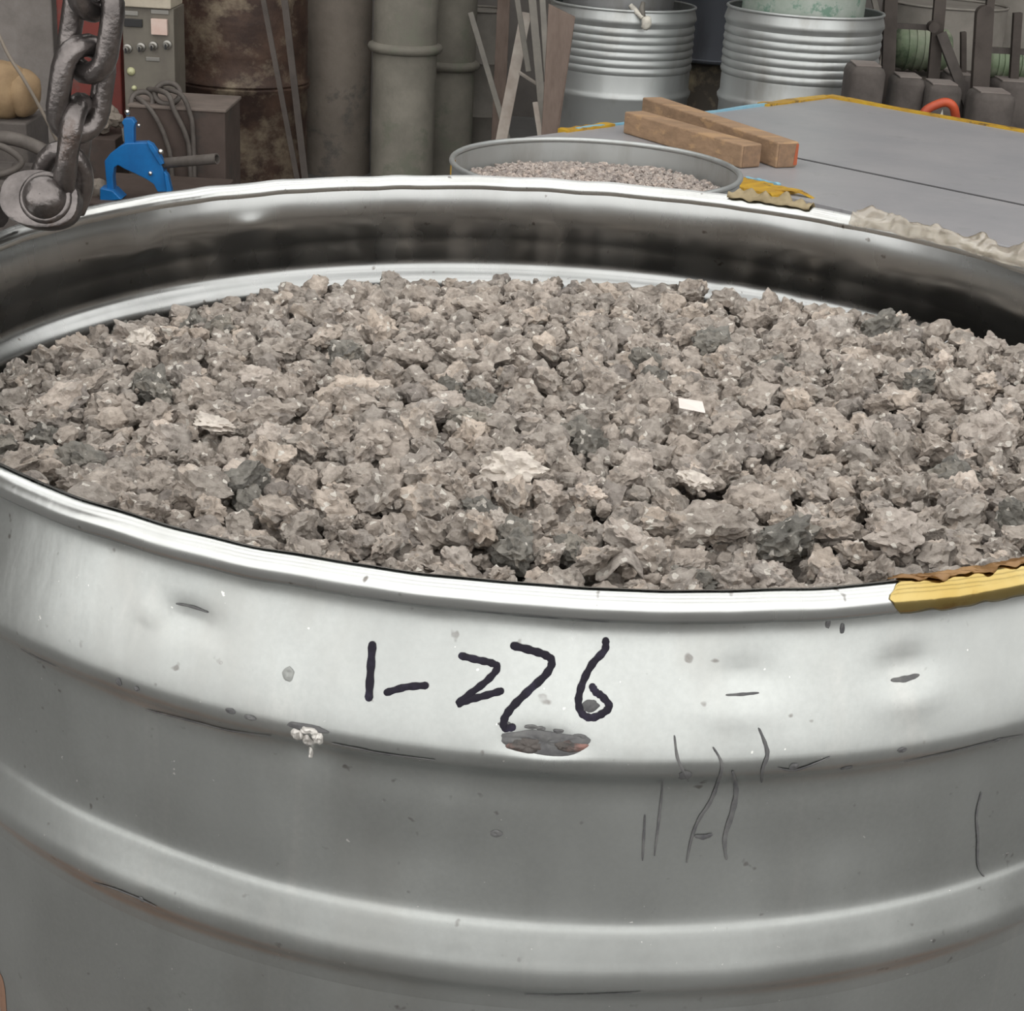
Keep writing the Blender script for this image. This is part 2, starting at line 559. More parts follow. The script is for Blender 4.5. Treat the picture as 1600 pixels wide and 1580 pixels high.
M_TANK = mat('grey_tank', (0.20, 0.185, 0.165), 0.75, 0.1, col2=(0.27, 0.25, 0.225), scale=6, detail=6)
M_PLATFORM = mat('brown_planks', (0.20, 0.11, 0.07), 0.85, 0.0, col2=(0.13, 0.075, 0.05), scale=9, stretch=(0.4, 2, 2))
M_RUBBLE = mat('dusty_rubble', (0.20, 0.17, 0.145), 0.9, 0.0, col2=(0.26, 0.225, 0.19), scale=25, bump=0.4)
M_LUMP = lump_mat('sponge_lump', (0.41, 0.362, 0.323), None, (0.60, 0.54, 0.49), (0.17, 0.147, 0.130))
M_LUMP_PALE = lump_mat('sponge_lump_pale', (0.50, 0.445, 0.405), None, (0.68, 0.62, 0.57), (0.25, 0.215, 0.19))
M_LUMP_DARK = lump_mat('sponge_lump_dark', (0.225, 0.214, 0.193), None, (0.35, 0.335, 0.305), (0.09, 0.085, 0.077))
M_FLAKE = mat('bright_flake', (0.64, 0.59, 0.53), 0.5, 0.1, col2=(0.46, 0.41, 0.37), scale=160, bump=0.8, bscale=420)
M_GRAVEL2 = lump_mat('fine_pink_gravel', (0.40, 0.345, 0.32), None, (0.58, 0.52, 0.48), (0.20, 0.17, 0.155))
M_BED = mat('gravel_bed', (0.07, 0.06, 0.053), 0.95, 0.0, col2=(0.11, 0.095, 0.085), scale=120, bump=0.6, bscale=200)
M_FOIL = mat('foil_scrap', (0.62, 0.57, 0.54), 0.4, 0.5)

# ------------------------------------------------------------------ the hall
g = G()
g.box((1, 2, -0.05), (26, 30, 0.1))
struct(g.build('floor', M_FLOOR), 'dusty grey workshop floor')
g = G()
g.box((1, 9.6, 3), (16, 0.2, 6))
struct(g.build('wall_back', M_WALL), 'grimy grey back wall of the workshop')
g = G()
g.box((-6.5, 4.6, 3), (0.2, 10.2, 6))
struct(g.build('wall_left', M_WALL), 'grimy grey side wall on the left')
g = G()
g.box((8.5, 4.6, 3), (0.2, 10.2, 6))
struct(g.build('wall_right', M_WALL), 'grimy grey side wall on the right')
# roof with open skylight strips running across
g = G()
for (y0, y1) in ((-2.6, -2.3), (-0.1, 0.2), (2.4, 2.7), (6.1, 9.8)):
    g.box((1, (y0 + y1) / 2, 6.1), (16, y1 - y0, 0.15))
struct(g.build('ceiling', M_ROOF), 'sheet roof with open skylight strips')

# ------------------------------------------------------------------ main drum
DC = Vector((0.0189, 0.7093, CAMZ - 0.2041))       # centre of its rim
RB = 0.2852                                         # radius of the bead's centre line
BR = 0.0050
T = 0.0013
HD = 0.90


def smooth_profile(pts, n=5):
    out = [Vector((a, b, 0)) for a, b in pts]
    return [(p.x, p.y) for p in catmull(out, n)]


OUT_PTS = [(0.2818, -0.0050), (0.2814, -0.0085), (0.2822, -0.0130), (0.2852, -0.0230), (0.2886, -0.0340), (0.2914, -0.0440), (0.2921, -0.0485),
           (0.2908, -0.0525), (0.2866, -0.0570), (0.2848, -0.0620), (0.2848, -0.0720), (0.2850, -0.0900), (0.2852, -0.1060),
           (0.2866, -0.1120), (0.2886, -0.1200), (0.2899, -0.1260), (0.2892, -0.1310), (0.2860, -0.1360), (0.2848, -0.1420), (0.2846, -0.1600)]
for k in range(1):
    z = -0.30 - 0.0 * k
    OUT_PTS += [(0.2848, z), (0.2885, z - 0.012), (0.2848, z - 0.024)]
OUT_PTS += [(0.2846, -0.33), (0.2848, -0.345), (0.292, -0.36), (0.2848, -0.375), (0.2846, -0.55), (0.2848, -0.585), (0.292, -0.60), (0.2848, -0.615), (0.2846, -0.75), (0.2846, -0.895), (0.288, -0.90)]
PROF = smooth_profile(OUT_PTS, 4)


def prof_r(z):
    for (a, b), (c, d) in zip(PROF, PROF[1:]):
        if d <= z <= b:
            return a + (c - a) * ((z - b) / (d - b) if abs(d - b) > 1e-9 else 0)
    return 0.285


DENTS = []     # (theta, z, size_theta(m), size_z(m), depth)


def on_drum(px, py, lift=0.0):
    """point on the outside of the drum wall seen under a pixel -> (theta, z)"""
    r = ray(px, py)
    o = Vector((0, 0, CAMZ)) - DC
    k = 0.25
    for _ in range(4000):
        p = o + r * k
        if -0.88 < p.z < -0.004 and hypot(p.x, p.y) <= prof_r(p.z):
            break
        k += 0.0004
    for _ in range(12):
        k -= 0.00005
        p = o + r * k
        if hypot(p.x, p.y) > prof_r(p.z):
            break
    return atan2(p.y, p.x), p.z


def dent_r(t, z):
    s = 0.0
    for (t0, z0, a, b, d) in DENTS:
        dt = (t - t0 + pi) % (2 * pi) - pi
        u = (dt * 0.285 / a) ** 2 + ((z - z0) / b) ** 2
        if u < 9:
            s += d * math.exp(-u)
    return s


def wall_pt(t, z, lift=0.0):
    r = prof_r(z) + dent_r(t, z) + 0.0006 * sin(3 * t + 0.7) + lift
    return DC + Vector((r * cos(t), r * sin(t), z))


for (px, py, a, b, d) in ((292, 972, 0.009, 0.005, -0.0016), (240, 958, 0.004, 0.003, 0.0010), (300, 992, 0.004, 0.003, 0.0008),
                          (1160, 1068, 0.010, 0.007, -0.0013), (1150, 1100, 0.012, 0.006, 0.0008),
                          (1412, 1048, 0.009, 0.006, -0.0014), (1425, 1085, 0.010, 0.006, 0.0008),
                          (480, 1165, 0.008, 0.005, -0.0012), (850, 1165, 0.009, 0.004, -0.0010), (640, 1330, 0.03, 0.012, -0.0012),
                          (250, 1330, 0.03, 0.016, -0.0010), (1250, 1330, 0.035, 0.014, -0.0012)):
    t, z = on_drum(px, py)
    DENTS.append((t, z, a, b, d))
for (t, z, a, b, d) in ((2.50, -0.022, 0.010, 0.006, -0.0016), (2.25, -0.018, 0.009, 0.005, -0.0015), (0.55, -0.026, 0.016, 0.006, -0.0018),
                        (0.42, -0.034, 0.009, 0.005, -0.0014), (1.15, -0.02, 0.03, 0.008, 0.0008), (1.9, -0.025, 0.03, 0.01, 0.0008)):
    DENTS.append((t, z, a, b, d))

drum = thing('steel_drum', DC + Vector((0, 0, -HD)), 'large open galvanised steel drum marked 1-276, full of grey-brown lumps', 'drum')


def drum_wall():
    g = G()
    N = 420
    outer = PROF
    inner = [(r - T, z) for r, z in PROF if z < -0.034][::-1] + smooth_profile([(0.2868, -0.0330), (0.2834, -0.0265), (0.2806, -0.0205), (0.2793, -0.0150), (0.2794, -0.0090), (0.2803, -0.0035), (0.2817, 0.0012), (0.2834, 0.0044), (0.2856, 0.0054)], 4)[1:]
    top = [p for p in outer]
    loop = top + [(0.02, -0.90), (0.02, -0.898)] + inner
    n_out = len(top) + 1
    vs, fs = [], []
    m = len(loop)
    for i in range(N):
        t = 2 * pi * i / N
        for (r, z) in loop:
            q = r + (dent_r(t, z) if z > -0.3 else 0)
            q += 0.0006 * sin(3 * t + 0.7) * (1 if r > 0.1 else 0)
            tf = max(0.0, 1 + z / 0.02)
            q += tf * 0.0006 * noise.noise(Vector((cos(t) * 9, sin(t) * 9, 0)))
            vs.append(DC + Vector((q * cos(t), q * sin(t), z + tf * 0.0005 * noise.noise(Vector((cos(t) * 14, sin(t) * 14, 5))))))
    for i in range(N):
        a, b = i * m, ((i + 1) % N) * m
        for j in range(m - 1):
            fs.append((a + j, b + j, b + j + 1, a + j + 1))
    gi = G()
    fo = [f for k, f in enumerate(fs) if k % (m - 1) < n_out]
    fi = [f for k, f in enumerate(fs) if k % (m - 1) >= n_out]
    for q, ff in ((g, fo), (gi, fi)):
        used = sorted(set(i for f in ff for i in f))
        mp = {a: b for b, a in enumerate(used)}
        q.add([vs[a] for a in used], [tuple(mp[i] for i in f) for f in ff])
    return g, gi


gw, gin = drum_wall()
gw.build('outer_wall', M_DRUM, drum, smooth=0.9, fixn=False)
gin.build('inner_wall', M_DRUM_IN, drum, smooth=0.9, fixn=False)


def bead_pt(t, ph, lift=0.0):
    """point on the rolled rim: ph=0 outward, pi/2 up, pi inward"""
    wob = 0.0006 * noise.noise(Vector((cos(t) * 9, sin(t) * 9, 0))) + 0.0006 * sin(3 * t + 0.7)
    r = RB + wob + (BR + lift) * cos(ph)
    z = (BR + lift) * sin(ph) + 0.0005 * noise.noise(Vector((cos(t) * 14, sin(t) * 14, 5)))
    return DC + Vector((r * cos(t), r * sin(t), z))


g = G()
N, K = 420, 16
vs = [bead_pt(2 * pi * i / N, 2 * pi * j / K) for i in range(N) for j in range(K)]
fs = [(i * K + j, ((i + 1) % N) * K + j, ((i + 1) % N) * K + (j + 1) % K, i * K + (j + 1) % K) for i in range(N) for j in range(K)]
g.add(vs, fs)
g.build('rolled_rim', M_RIM, drum, smooth=9)


def ribbon(pix, width_px, lift=0.00035, n=6, taper=False):
    """a pen stroke or streak lying on the drum wall"""
    pts = catmull([(a, b, 0) for a, b in pix], n)
    tz = [on_drum(p.x, p.y) for p in pts]
    uv = [Vector((t * 0.286, z, 0)) for t, z in tz]
    hw = width_px / 5000.0 / 2
    g = G()
    vs, fs = [], []
    k = len(uv)
    for i in range(k):
        a = uv[max(i - 1, 0)]
        b = uv[min(i + 1, k - 1)]
        d = (b - a).normalized()
        nrm = Vector((-d.y, d.x, 0))
        wv = hw * (1 + 0.12 * sin(i * 1.7))
        if taper:
            wv *= 0.35 + 0.65 * sin(pi * (i + 0.5) / k)
        for sd in (-1, 0, 1):
            q = uv[i] + nrm * wv * sd
            vs.append(wall_pt(q.x / 0.286, q.y, lift + (0.0002 if sd == 0 else 0)))
    # round ends
    for i in range(k - 1):
        for s in (0, 1):
            fs.append((i * 3 + s, i * 3 + s + 1, i * 3 + 3 + s + 1, i * 3 + 3 + s))
    g.add(vs, fs)
    for e, o in ((0, 1), (k - 1, k - 2)):
        d = (uv[e] - uv[o]).normalized()
        nrm = Vector((-d.y, d.x, 0))
        cap = [wall_pt(uv[e].x / 0.286, uv[e].y, lift + 0.0002)]
        wv = hw * (0.35 if taper else 1)
        for j in range(9):
            a = pi * j / 8
            q = uv[e] + nrm * wv * cos(a) + d * wv * sin(a)
            cap.append(wall_pt(q.x / 0.286, q.y, lift))
        g.add(cap, [(0, j, j + 1) for j in range(1, 9)])
    return g


def cr(pts, ox, oy, s):
    return [(ox + a / s, oy + b / s) for a, b in pts]


INK = [('marker_digit', 'handwritten black marker digit 1', [(265, 148), (256, 280), (248, 410)], 11.5),
       ('marker_dash', 'handwritten black marker dash', [(338, 384), (430, 358), (530, 350)], 10),
       ('marker_digit', 'handwritten black marker digit 2', [(710, 202), (790, 222), (860, 238), (888, 262), (840, 322), (760, 385), (692, 440), (740, 424), (820, 402), (905, 378)], 10),
       ('marker_digit', 'handwritten black marker digit 7', [(970, 152), (1060, 176), (1130, 200), (1160, 232), (1130, 295), (1040, 380), (960, 460), (922, 520), (925, 562), (962, 560)], 11),
       ('marker_digit', 'handwritten black marker digit 6', [(1428, 128), (1422, 175), (1360, 245), (1312, 340), (1292, 430), (1310, 490), (1355, 512), (1410, 492), (1446, 455), (1410, 405), (1380, 385), (1362, 358)], 10.5)]
for nm, lb, pts, wd in INK:
    o = ribbon(cr(pts, 500, 960, 3.2), wd).build(nm, M_INK, drum, smooth=9, fixn=False)
    o['label'] = lb

DRIPS = [[(143, 770), (155, 860), (180, 920), (200, 960)], [(305, 820), (340, 890), (318, 980), (290, 1050), (245, 1120), (215, 1200), (195, 1300)],
         [(385, 920), (400, 1000), (385, 1090), (355, 1200), (362, 1290)], [(495, 740), (520, 800), (530, 850), (510, 910), (505, 965)],
         [(790, 860), (720, 890), (640, 915), (575, 905)], [(95, 960), (85, 1060), (75, 1150), (60, 1270)],
         [(1425, 1010), (1405, 1100), (1410, 1200), (1410, 1310), (1435, 1360)], [(1100, 880), (1200, 860), (1340, 830), (1500, 790), (1595, 772)],
         [(360, 602), (430, 600), (495, 594)], [(1055, 545), (1110, 540), (1165, 522)], [(20, 1100), (15, 1200), (10, 1290)], [(230, 1190), (265, 1195), (300, 1185)]]
for k, pts in enumerate(DRIPS):
    o = ribbon(cr(pts, 1000, 860, 2.667), (4.5, 6, 8.5, 6, 4, 4, 5, 4, 4, 8, 4, 9)[k], 0.0003, 5, taper=True).build('grime_streak', M_GRIME, drum, smooth=9, fixn=False)
LINES = [[(35, 1013), (60, 1028), (90, 1040)], [(230, 1108), (300, 1125), (360, 1140), (425, 1148)], [(520, 1160), (560, 1168), (600, 1176), (680, 1186)],
         [(148, 1378), (180, 1388), (222, 1405), (245, 1416)], [(276, 943), (300, 948), (325, 956)], [(820, 1552), (870, 1553), (960, 1551), (1000, 1549)]]
for pts in LINES:
    ribbon(pts, 4.5, 0.0003, 4, taper=True).build('scratch_line', M_GRIME, drum, smooth=9, fixn=False)


def patch(px, py, rx, ry, seed, lift, matl, name, bumpy=0.0004, n=26, label=None):
    """irregular crust on the wall"""
    t0, z0 = on_drum(px, py)
    g = G()
    vs = [wall_pt(t0, z0, lift)]
    fs = []
    RN = 5
    for q in range(1, RN + 1):
        for i in range(n):
            a = 2 * pi * i / n
            k = q / RN * (1 + 0.28 * noise.noise(Vector((cos(a) * 1.6 + seed, sin(a) * 1.6, seed))))
            du, dz = rx / 5000 * k * cos(a), ry / 4300 * k * sin(a)
            h = lift * (1 - (q / RN) ** 3) + bumpy * (noise.noise(Vector((du * 900, dz * 900, seed))) + 0.3) * (1 if q < RN else 0)
            vs.append(wall_pt(t0 + du / 0.286, z0 + dz, max(h, 0.00012)))
    for i in range(n):
        fs.append((0, 1 + i, 1 + (i + 1) % n))
    for q in range(RN - 1):
        for i in range(n):
            a, b = 1 + q * n + i, 1 + q * n + (i + 1) % n
            fs.append((a, a + n, b + n, b))
    o = g.add(vs, fs).build(name, matl, drum, smooth=9, fixn=False)
    if label:
        o['label'] = label


patch(853, 1160, 66, 15, 3, 0.0005, M_GRIME, 'weld_scar', 0.0007, 40, label='dark weld scar below the handwritten number')
patch(822, 1164, 27, 10, 21, 0.0011, M_SCAR, 'rust_patch', 0.0008, 26, label='left reddish patch of the weld scar')
patch(888, 1165, 25, 8, 22, 0.0011, M_SCAR, 'rust_patch', 0.0008, 26, label='right reddish patch of the weld scar')
patch(4, 1560, 14, 55, 23, 0.0004, M_PLATFORM, 'rust_stain', 0.0003, 26, label='brown rust stain at the lower left corner')
for k, (a, b) in enumerate(((845, 1138), (872, 1142), (830, 1135), (790, 1130), (905, 1150))):
    patch(a, b, 7 + k, 3, 40 + k, 0.0002, M_GRIME, 'grime_spot', n=14)
patch(922, 1102, 13, 7, 5, 0.0003, M_GRIME, 'grime_spot')
for k, (a, b, c, d) in enumerate(((466, 1148, 10, 11), (482, 1158, 9, 12), (498, 1152, 9, 12), (484, 1140, 16, 5), (486, 1176, 4, 9))):
    patch(a, b, c, d, 9 + k, 0.0008, M_SPATTER, 'weld_spatter', 0.0014, 18)
patch(482, 1136, 30, 6, 31, 0.0002, M_GRIME, 'grime_spot', n=20)
patch(452, 1052, 9, 9, 6, 0.0002, M_PALEGRIME, 'grime_spot', n=16)
for (a, b, c, d, s) in ((187, 1065, 6, 6, 1), (215, 1075, 5, 4, 2), (222, 1405, 6, 5, 4), (362, 1110, 9, 4, 7), (392, 1120, 10, 4, 8),
                        (1294, 975, 4, 6, 11), (1316, 982, 4, 7, 12), (1240, 1198, 8, 6, 13), (1070, 1212, 10, 11, 14), (1323, 1200, 10, 5, 15), (1410, 1172, 8, 4, 16),
                        (775, 1302, 9, 6, 17), (1560, 1157, 10, 4, 18)):
    patch(a, b, c, d, s, 0.0002, M_GRIME, 'grime_spot', n=14)


def rim_theta(px, back=True):
    best = (1e9, 0)
    for i in range(2000):
        t = (pi * i / 2000) if back else (-pi * i / 2000)
        q = bead_pt(t, pi / 2) - Vector((0, 0, CAMZ))
        d = q.dot(_F)
        x = 800 + FPX * q.dot(_R) / d
        if abs(x - px) < best[0]:
            best = (abs(x - px), t)
    return best[1]


def sleeve(t0, t1, ph0, ph1, name, matl, lift=0.0006, rough=0.0, edge=0.25, seed=0, n=60, m=12, up=0.0, slant=0.0):
    """tape wrapped over the rolled rim with torn edges"""
    g = G()
    vs, fs = [], []
    for i in range(n + 1):
        u = i / n
        t = t0 + (t1 - t0) * u
        e0 = ph0 + edge * noise.noise(Vector((u * 9, seed, 0)))
        e1 = ph1 + edge * noise.noise(Vector((u * 9, seed, 4)))
        for j in range(m + 1):
            t = t0 + (t1 - t0) * u + slant * (1 - u) * (abs(j / m - 0.35) + 0.15 * noise.noise(Vector((j * 0.7, seed, 9))))
            ph = e0 + (e1 - e0) * j / m
            nz = noise.fractal(Vector((u * 13, j * 0.35, seed)), 0.9, 2.0, 3)
            q = bead_pt(t, ph, lift + max(0.0, rough * (0.8 * nz + 0.25)))
            q.z += up * max(0, noise.noise(Vector((u * 8, j * 0.22, seed + 3))) + 0.15) * sin(pi * j / m)
            vs.append(q)
    for i in range(n):
        for j in range(m):
            a = i * (m + 1) + j
            fs.append((a, a + m + 1, a + m + 2, a + 1))
    g.add(vs, fs)
    o = g.build(name, matl, drum, smooth=9, fixn=False)
    md = o.modifiers.new('thickness', 'SOLIDIFY')
    md.thickness = 0.0003
    return o


ta, tb = rim_theta(1378, False), rim_theta(1640, False)
o = sleeve(ta, tb, -0.7, 2.6, 'amber_tape', M_AMBER, 0.0004, 0.0001, 0.5, 2, n=90, slant=0.05)
o['label'] = 'shiny amber tape wrapped over the near rim'
o = sleeve(rim_theta(1392, False), tb, 1.35, 2.9, 'torn_edge', M_TORN, 0.0007, 0.0014, 0.55, 4, n=90, slant=0.08)
o['label'] = 'dark brown torn edge of the amber tape'
ta, tb = rim_theta(1268, True), rim_theta(1138, True)
o = sleeve(ta, tb, -0.5, 2.3, 'brown_tape', M_BROWNTAPE, 0.0012, 0.0012, 0.25, 5, up=0.007)
o['label'] = 'brown paper tape stuck on the far rim'
ta, tb = rim_theta(1660, True), rim_theta(1335, True)
o = sleeve(ta, tb, -0.9, 3.0, 'plastic_film', M_FILM, 0.0008, 0.0030, 0.30, 8, n=130, m=20, up=0.0085)
o['label'] = 'crumpled clear plastic film over the far rim'

# brown platform that carries the drum
PZ = DC.z - HD
pf = thing('wooden_platform', (0, 1.17, 0), 'brown wooden platform under the big drum', 'platform')
for k in range(7):
    g = G()
    g.box((-0.05, 0.53 + k * 0.215, PZ - 0.02), (1.5, 0.205, 0.04))
    g.build('plank', M_PLATFORM, pf, bevel=0.003)
for x in (-0.72, -0.05, 0.62):
    g = G()
    g.box((x, 1.17, (PZ - 0.04) / 2), (0.1, 1.45, PZ - 0.04))
    g.build('bearer', M_PLATFORM, pf)

# ------------------------------------------------------------------ the lumps
RI = 0.2725
BED = -0.062


def lump_mesh(name, seed, sub, flat=1.0):
    rnd = random.Random(seed)
    bm = bmesh.new()
    bmesh.ops.create_icosphere(bm, subdivisions=sub, radius=1)
    planes = []
    for _ in range(11):
        v = Vector((rnd.gauss(0, 1), rnd.gauss(0, 1), rnd.gauss(0, 1))).normalized()
        planes.append((v, rnd.uniform(0.58, 0.95)))
    off = Vector((seed * 3.7, seed * 1.3, seed * 0.7))
    sx, sy, sz = rnd.uniform(0.85, 1.3), rnd.uniform(0.75, 1.05), rnd.uniform(0.65, 0.95) * flat
    for v in bm.verts:
        p = v.co.copy()
        for n_, d in planes:
            e = p.dot(n_) - d
            if e > 0:
                p -= n_ * e * 0.85
        k = 1 + 0.30 * noise.fractal(p * 1.5 + off, 1.0, 2.0, 2) + 0.26 * noise.fractal(p * 3.6 + off, 0.7, 2.1, 4)
        k -= 0.10 * max(0, noise.noise(p * 3.2 - off)) ** 0.5
        p *= k
        v.co = Vector((p.x * sx, p.y * sy, p.z * sz))
    me = bpy.data.meshes.new(name)
    bm.to_mesh(me)
    bm.free()
    me.polygons.foreach_set('use_smooth', [True] * len(me.polygons))
    me.set_sharp_from_angle(angle=0.75)
    return me


VAR_HI = [lump_mesh('metal_lump', 10 + i, 4) for i in range(14)]
VAR_LO = [lump_mesh('metal_lump_small', 60 + i, 3) for i in range(12)]


def surf_z(x, y):
    r2 = (x * x + y * y) / (RI * RI)
    k = min(1.0, max(0.0, (x - 0.07) / 0.19))
    return BED + 0.013 * (1 - r2) + 0.017 * k * k * (3 - 2 * k) + 0.003 * max(0.0, y) / RI + 0.004 * noise.noise(Vector((x * 9, y * 9, 2)))


# dart throwing, large lumps first
cell = 0.02
grid = {}
tops = []
rl = random.Random(21)


def try_place(x, y, r, kf=0.84):
    if hypot(x, y) > RI - r * 0.55:
        return False
    ix, iy = int(x // cell), int(y // cell)
    for a in range(ix - 2, ix + 3):
        for b in range(iy - 2, iy + 3):
            for (qx, qy, qr) in grid.get((a, b), ()):
                if (qx - x) ** 2 + (qy - y) ** 2 < (kf * (qr + r)) ** 2:
                    return False
    grid.setdefault((ix, iy), []).append((x, y, r))
    tops.append((x, y, r))
    return True


def to_local(px, py):
    q = Pz(px, py, DC.z + BED + 0.018)
    return q.x - DC.x, q.y - DC.y


SPECIAL = [(798, 748, 0.0090, 'pale crumbly metal lump near the middle of the lump bed', 0.8, 'lump'),
           (1088, 756, 0.0065, 'small white chip right of centre in the lump bed', 0.5, 'chip'),
           (330, 665, 0.0080, 'bright pale flake at the left of the lump bed', 0.45, 'flake'),
           (1098, 822, 0.0112, 'large blocky brown lump toward the near right of the bed', 1.0, 'lump'),
           (1228, 845, 0.0105, 'dark green-grey lump close to the near rim at right', 0.8, 'lump'),
           (222, 515, 0.0075, 'glinting pale lump by the far left drum wall', 0.8, 'lump'),
           (1400, 850, 0.0125, 'broad light-grey lump just behind the amber tape', 0.7, 'lump')]
sp_xy = []
for (px, py, r, lb, fl, ct) in SPECIAL:
    x, y = to_local(px, py)
    try_place(x, y, r)
    sp_xy.append((x, y))
nsp = len(tops)
for (lo, hi, tries) in ((0.0092, 0.0112, 90), (0.0074, 0.0092, 700), (0.0060, 0.0074, 3500), (0.0045, 0.0060, 9000), (0.0030, 0.0045, 9000)):
    for _ in range(tries):
        a, q = rl.uniform(0, 2 * pi), RI * sqrt(rl.random())
        try_place(q * cos(a), q * sin(a), rl.uniform(lo, hi))


def visible(x, y, z):
    p = DC + Vector((x, y, z))
    c = Vector((0, 0, CAMZ))
    d = p - c
    s = d.dot(_F)
    px, py = 800 + FPX * d.dot(_R) / s, 790 - FPX * d.dot(_U) / s
    if not (-20 < px < 1620):
        return 0
    # clears the near rim?
    for i in range(60):
        k = i / 60
        q = c + d * k - DC
        if q.y < 0 and abs(hypot(q.x, q.y) - RB) < 0.006 and q.z < BR:
            return 0
    return 1.0 / s


cand = []
for i, (x, y, r) in enumerate(tops):
    z = surf_z(x, y) + r * rl.uniform(-0.1, 0.75)
    v = visible(x, y, z + r * 0.5)
    cand.append((v * r, i, x, y, r, z))
order = sorted([c for c in cand if c[1] >= nsp and c[0] > 0], reverse=True)
indiv = set(c[1] for c in order[:300 - nsp])


def rot(rnd):
    return (rnd.uniform(-0.7, 0.7), rnd.uniform(-0.7, 0.7), rnd.uniform(0, 2 * pi))


GRP = {'mid': 'grey-brown metal lumps in the big drum', 'pale': 'pale metal lumps in the big drum', 'dark': 'dark grey-green metal lumps in the big drum'}
LBL = {'mid': 'grey-brown crumbly metal lump in the big drum', 'pale': 'pale pinkish-grey crumbly metal lump in the big drum', 'dark': 'dark grey-green metal lump in the big drum'}
LM = {'mid': M_LUMP, 'pale': M_LUMP_PALE, 'dark': M_LUMP_DARK}
meshes = {}
for kd in LM:
    meshes[kd] = []
    for me in VAR_HI:
        c = me.copy()
        c.materials.append(LM[kd])
        meshes[kd].append(c)
stuff = G()


def stuff_lump(x, y, z, r, rnd, flat=1.0):
    me = rnd.choice(VAR_LO)
    M = Matrix.Rotation(rnd.uniform(0, 6.28), 3, 'Z') @ Matrix.Rotation(rnd.uniform(-0.8, 0.8), 3, 'X') @ Matrix.Rotation(rnd.uniform(-0.8, 0.8), 3, 'Y')
    c = DC + Vector((x, y, z))
    stuff.add([c + M @ (v.co * r * 1.12) for v in me.vertices], [tuple(p.vertices) for p in me.polygons])


for (s, i, x, y, r, z) in cand:
    if i < nsp:
        px, py, rr, lb, fl, ct = SPECIAL[i]
        me = lump_mesh('metal_' + ct, 200 + i, 4, fl)
        me.materials.append({'chip': M_FLAKE, 'flake': M_FLAKE}.get(ct, M_LUMP_DARK if 'dark' in lb else (M_LUMP if 'brown' in lb else M_LUMP_PALE if 'light' in lb else M_FLAKE)))
        o = bpy.data.objects.new('metal_' + ct, me)
        o.location = DC + Vector((x, y, surf_z(x, y) + r * 0.75 + (0.0045 if ct in ('chip', 'flake') else 0.002)))
        o.rotation_euler = (0.25, 0.1, i)
        o.scale = (r * 1.15,) * 3
        COL.objects.link(o)
        tag(o, lb, ct)
    elif i in indiv:
        u = rl.random()
        kd = 'pale' if u < 0.13 else ('dark' if u > 0.90 else 'mid')
        o = bpy.data.objects.new('metal_lump', rl.choice(meshes[kd]))
        o.location = DC + Vector((x, y, z))
        o.rotation_euler = rot(rl)
        q = r * 1.12
        o.scale = (q * rl.uniform(0.9, 1.15), q * rl.uniform(0.9, 1.1), q * rl.uniform(0.85, 1.1))
        COL.objects.link(o)
        tag(o, LBL[kd], 'lump', GRP[kd])
    else:
        stuff_lump(x, y, z, r, rl)
# lower layers filling the gaps
for _ in range(1900):
    a, q = rl.uniform(0, 2 * pi), (RI - 0.006) * sqrt(rl.random())
    x, y = q * cos(a), q * sin(a)
    stuff_lump(x, y, surf_z(x, y) - rl.uniform(0.004, 0.010), rl.uniform(0.0055, 0.0085), rl)
# crumbs lying on top
for _ in range(500):
    a, q = rl.uniform(0, 2 * pi), (RI - 0.004) * sqrt(rl.random())
    x, y = q * cos(a), q * sin(a)
    stuff_lump(x, y, surf_z(x, y) + rl.uniform(0.001, 0.006), rl.uniform(0.0018, 0.0034), rl)
o = stuff.build('lump_fill', M_LUMP, None, smooth=0.75, loc=DC + Vector((0, 0, BED)), fixn=False)
tag(o, 'smaller and farther grey-brown metal lumps filling the big drum', 'lumps', kind='stuff')
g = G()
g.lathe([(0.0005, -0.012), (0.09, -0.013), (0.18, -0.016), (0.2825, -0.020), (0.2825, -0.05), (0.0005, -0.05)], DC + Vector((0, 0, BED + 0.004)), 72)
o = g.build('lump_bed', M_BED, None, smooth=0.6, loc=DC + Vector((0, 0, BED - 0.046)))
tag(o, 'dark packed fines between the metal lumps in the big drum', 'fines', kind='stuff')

# torn sheet scraps among the lumps
g = G()
x, y = to_local(1078, 661)
c = DC + Vector((x, y, surf_z(x, y) + 0.014))
g.prism([c + Vector(q) for q in ((-0.0055, 0.000, -0.0012), (0.0062, -0.002, -0.0022), (0.0050, 0.003, 0.0010), (-0.0060, 0.003, 0.0022))], (0, 0.0002, 0.0004))
tag(g.build('foil_scrap', M_FOIL, None, loc=c), 'small bright rectangular foil scrap lying on the lumps', 'scrap')
g = G()
x, y = to_local(968, 880)
c = DC + Vector((x, y, surf_z(x, y) + 0.009))
vs, fs = [], []
for i in range(9):
    for j in range(5):
        u, v = i / 8 - 0.5, j / 4 - 0.5
        vs.append(c + Vector((u * 0.017, v * 0.008 + 0.002 * sin(u * 5), 0.0035 * sin(u * 6 + 1) + 0.002 * v)))
for i in range(8):
    for j in range(4):
        a = i * 5 + j
        fs.append((a, a + 5, a + 6, a + 1))
g.add(vs, fs)
o = g.build('curled_scrap', M_LUMP_PALE, None, smooth=9, loc=c)
md = o.modifiers.new('thickness', 'SOLIDIFY')
md.thickness = 0.0005
tag(o, 'thin curled metal scrap with a dark hollow beneath, near rim centre', 'scrap')

# ------------------------------------------------------------------ chain and shackle
YC = 0.795


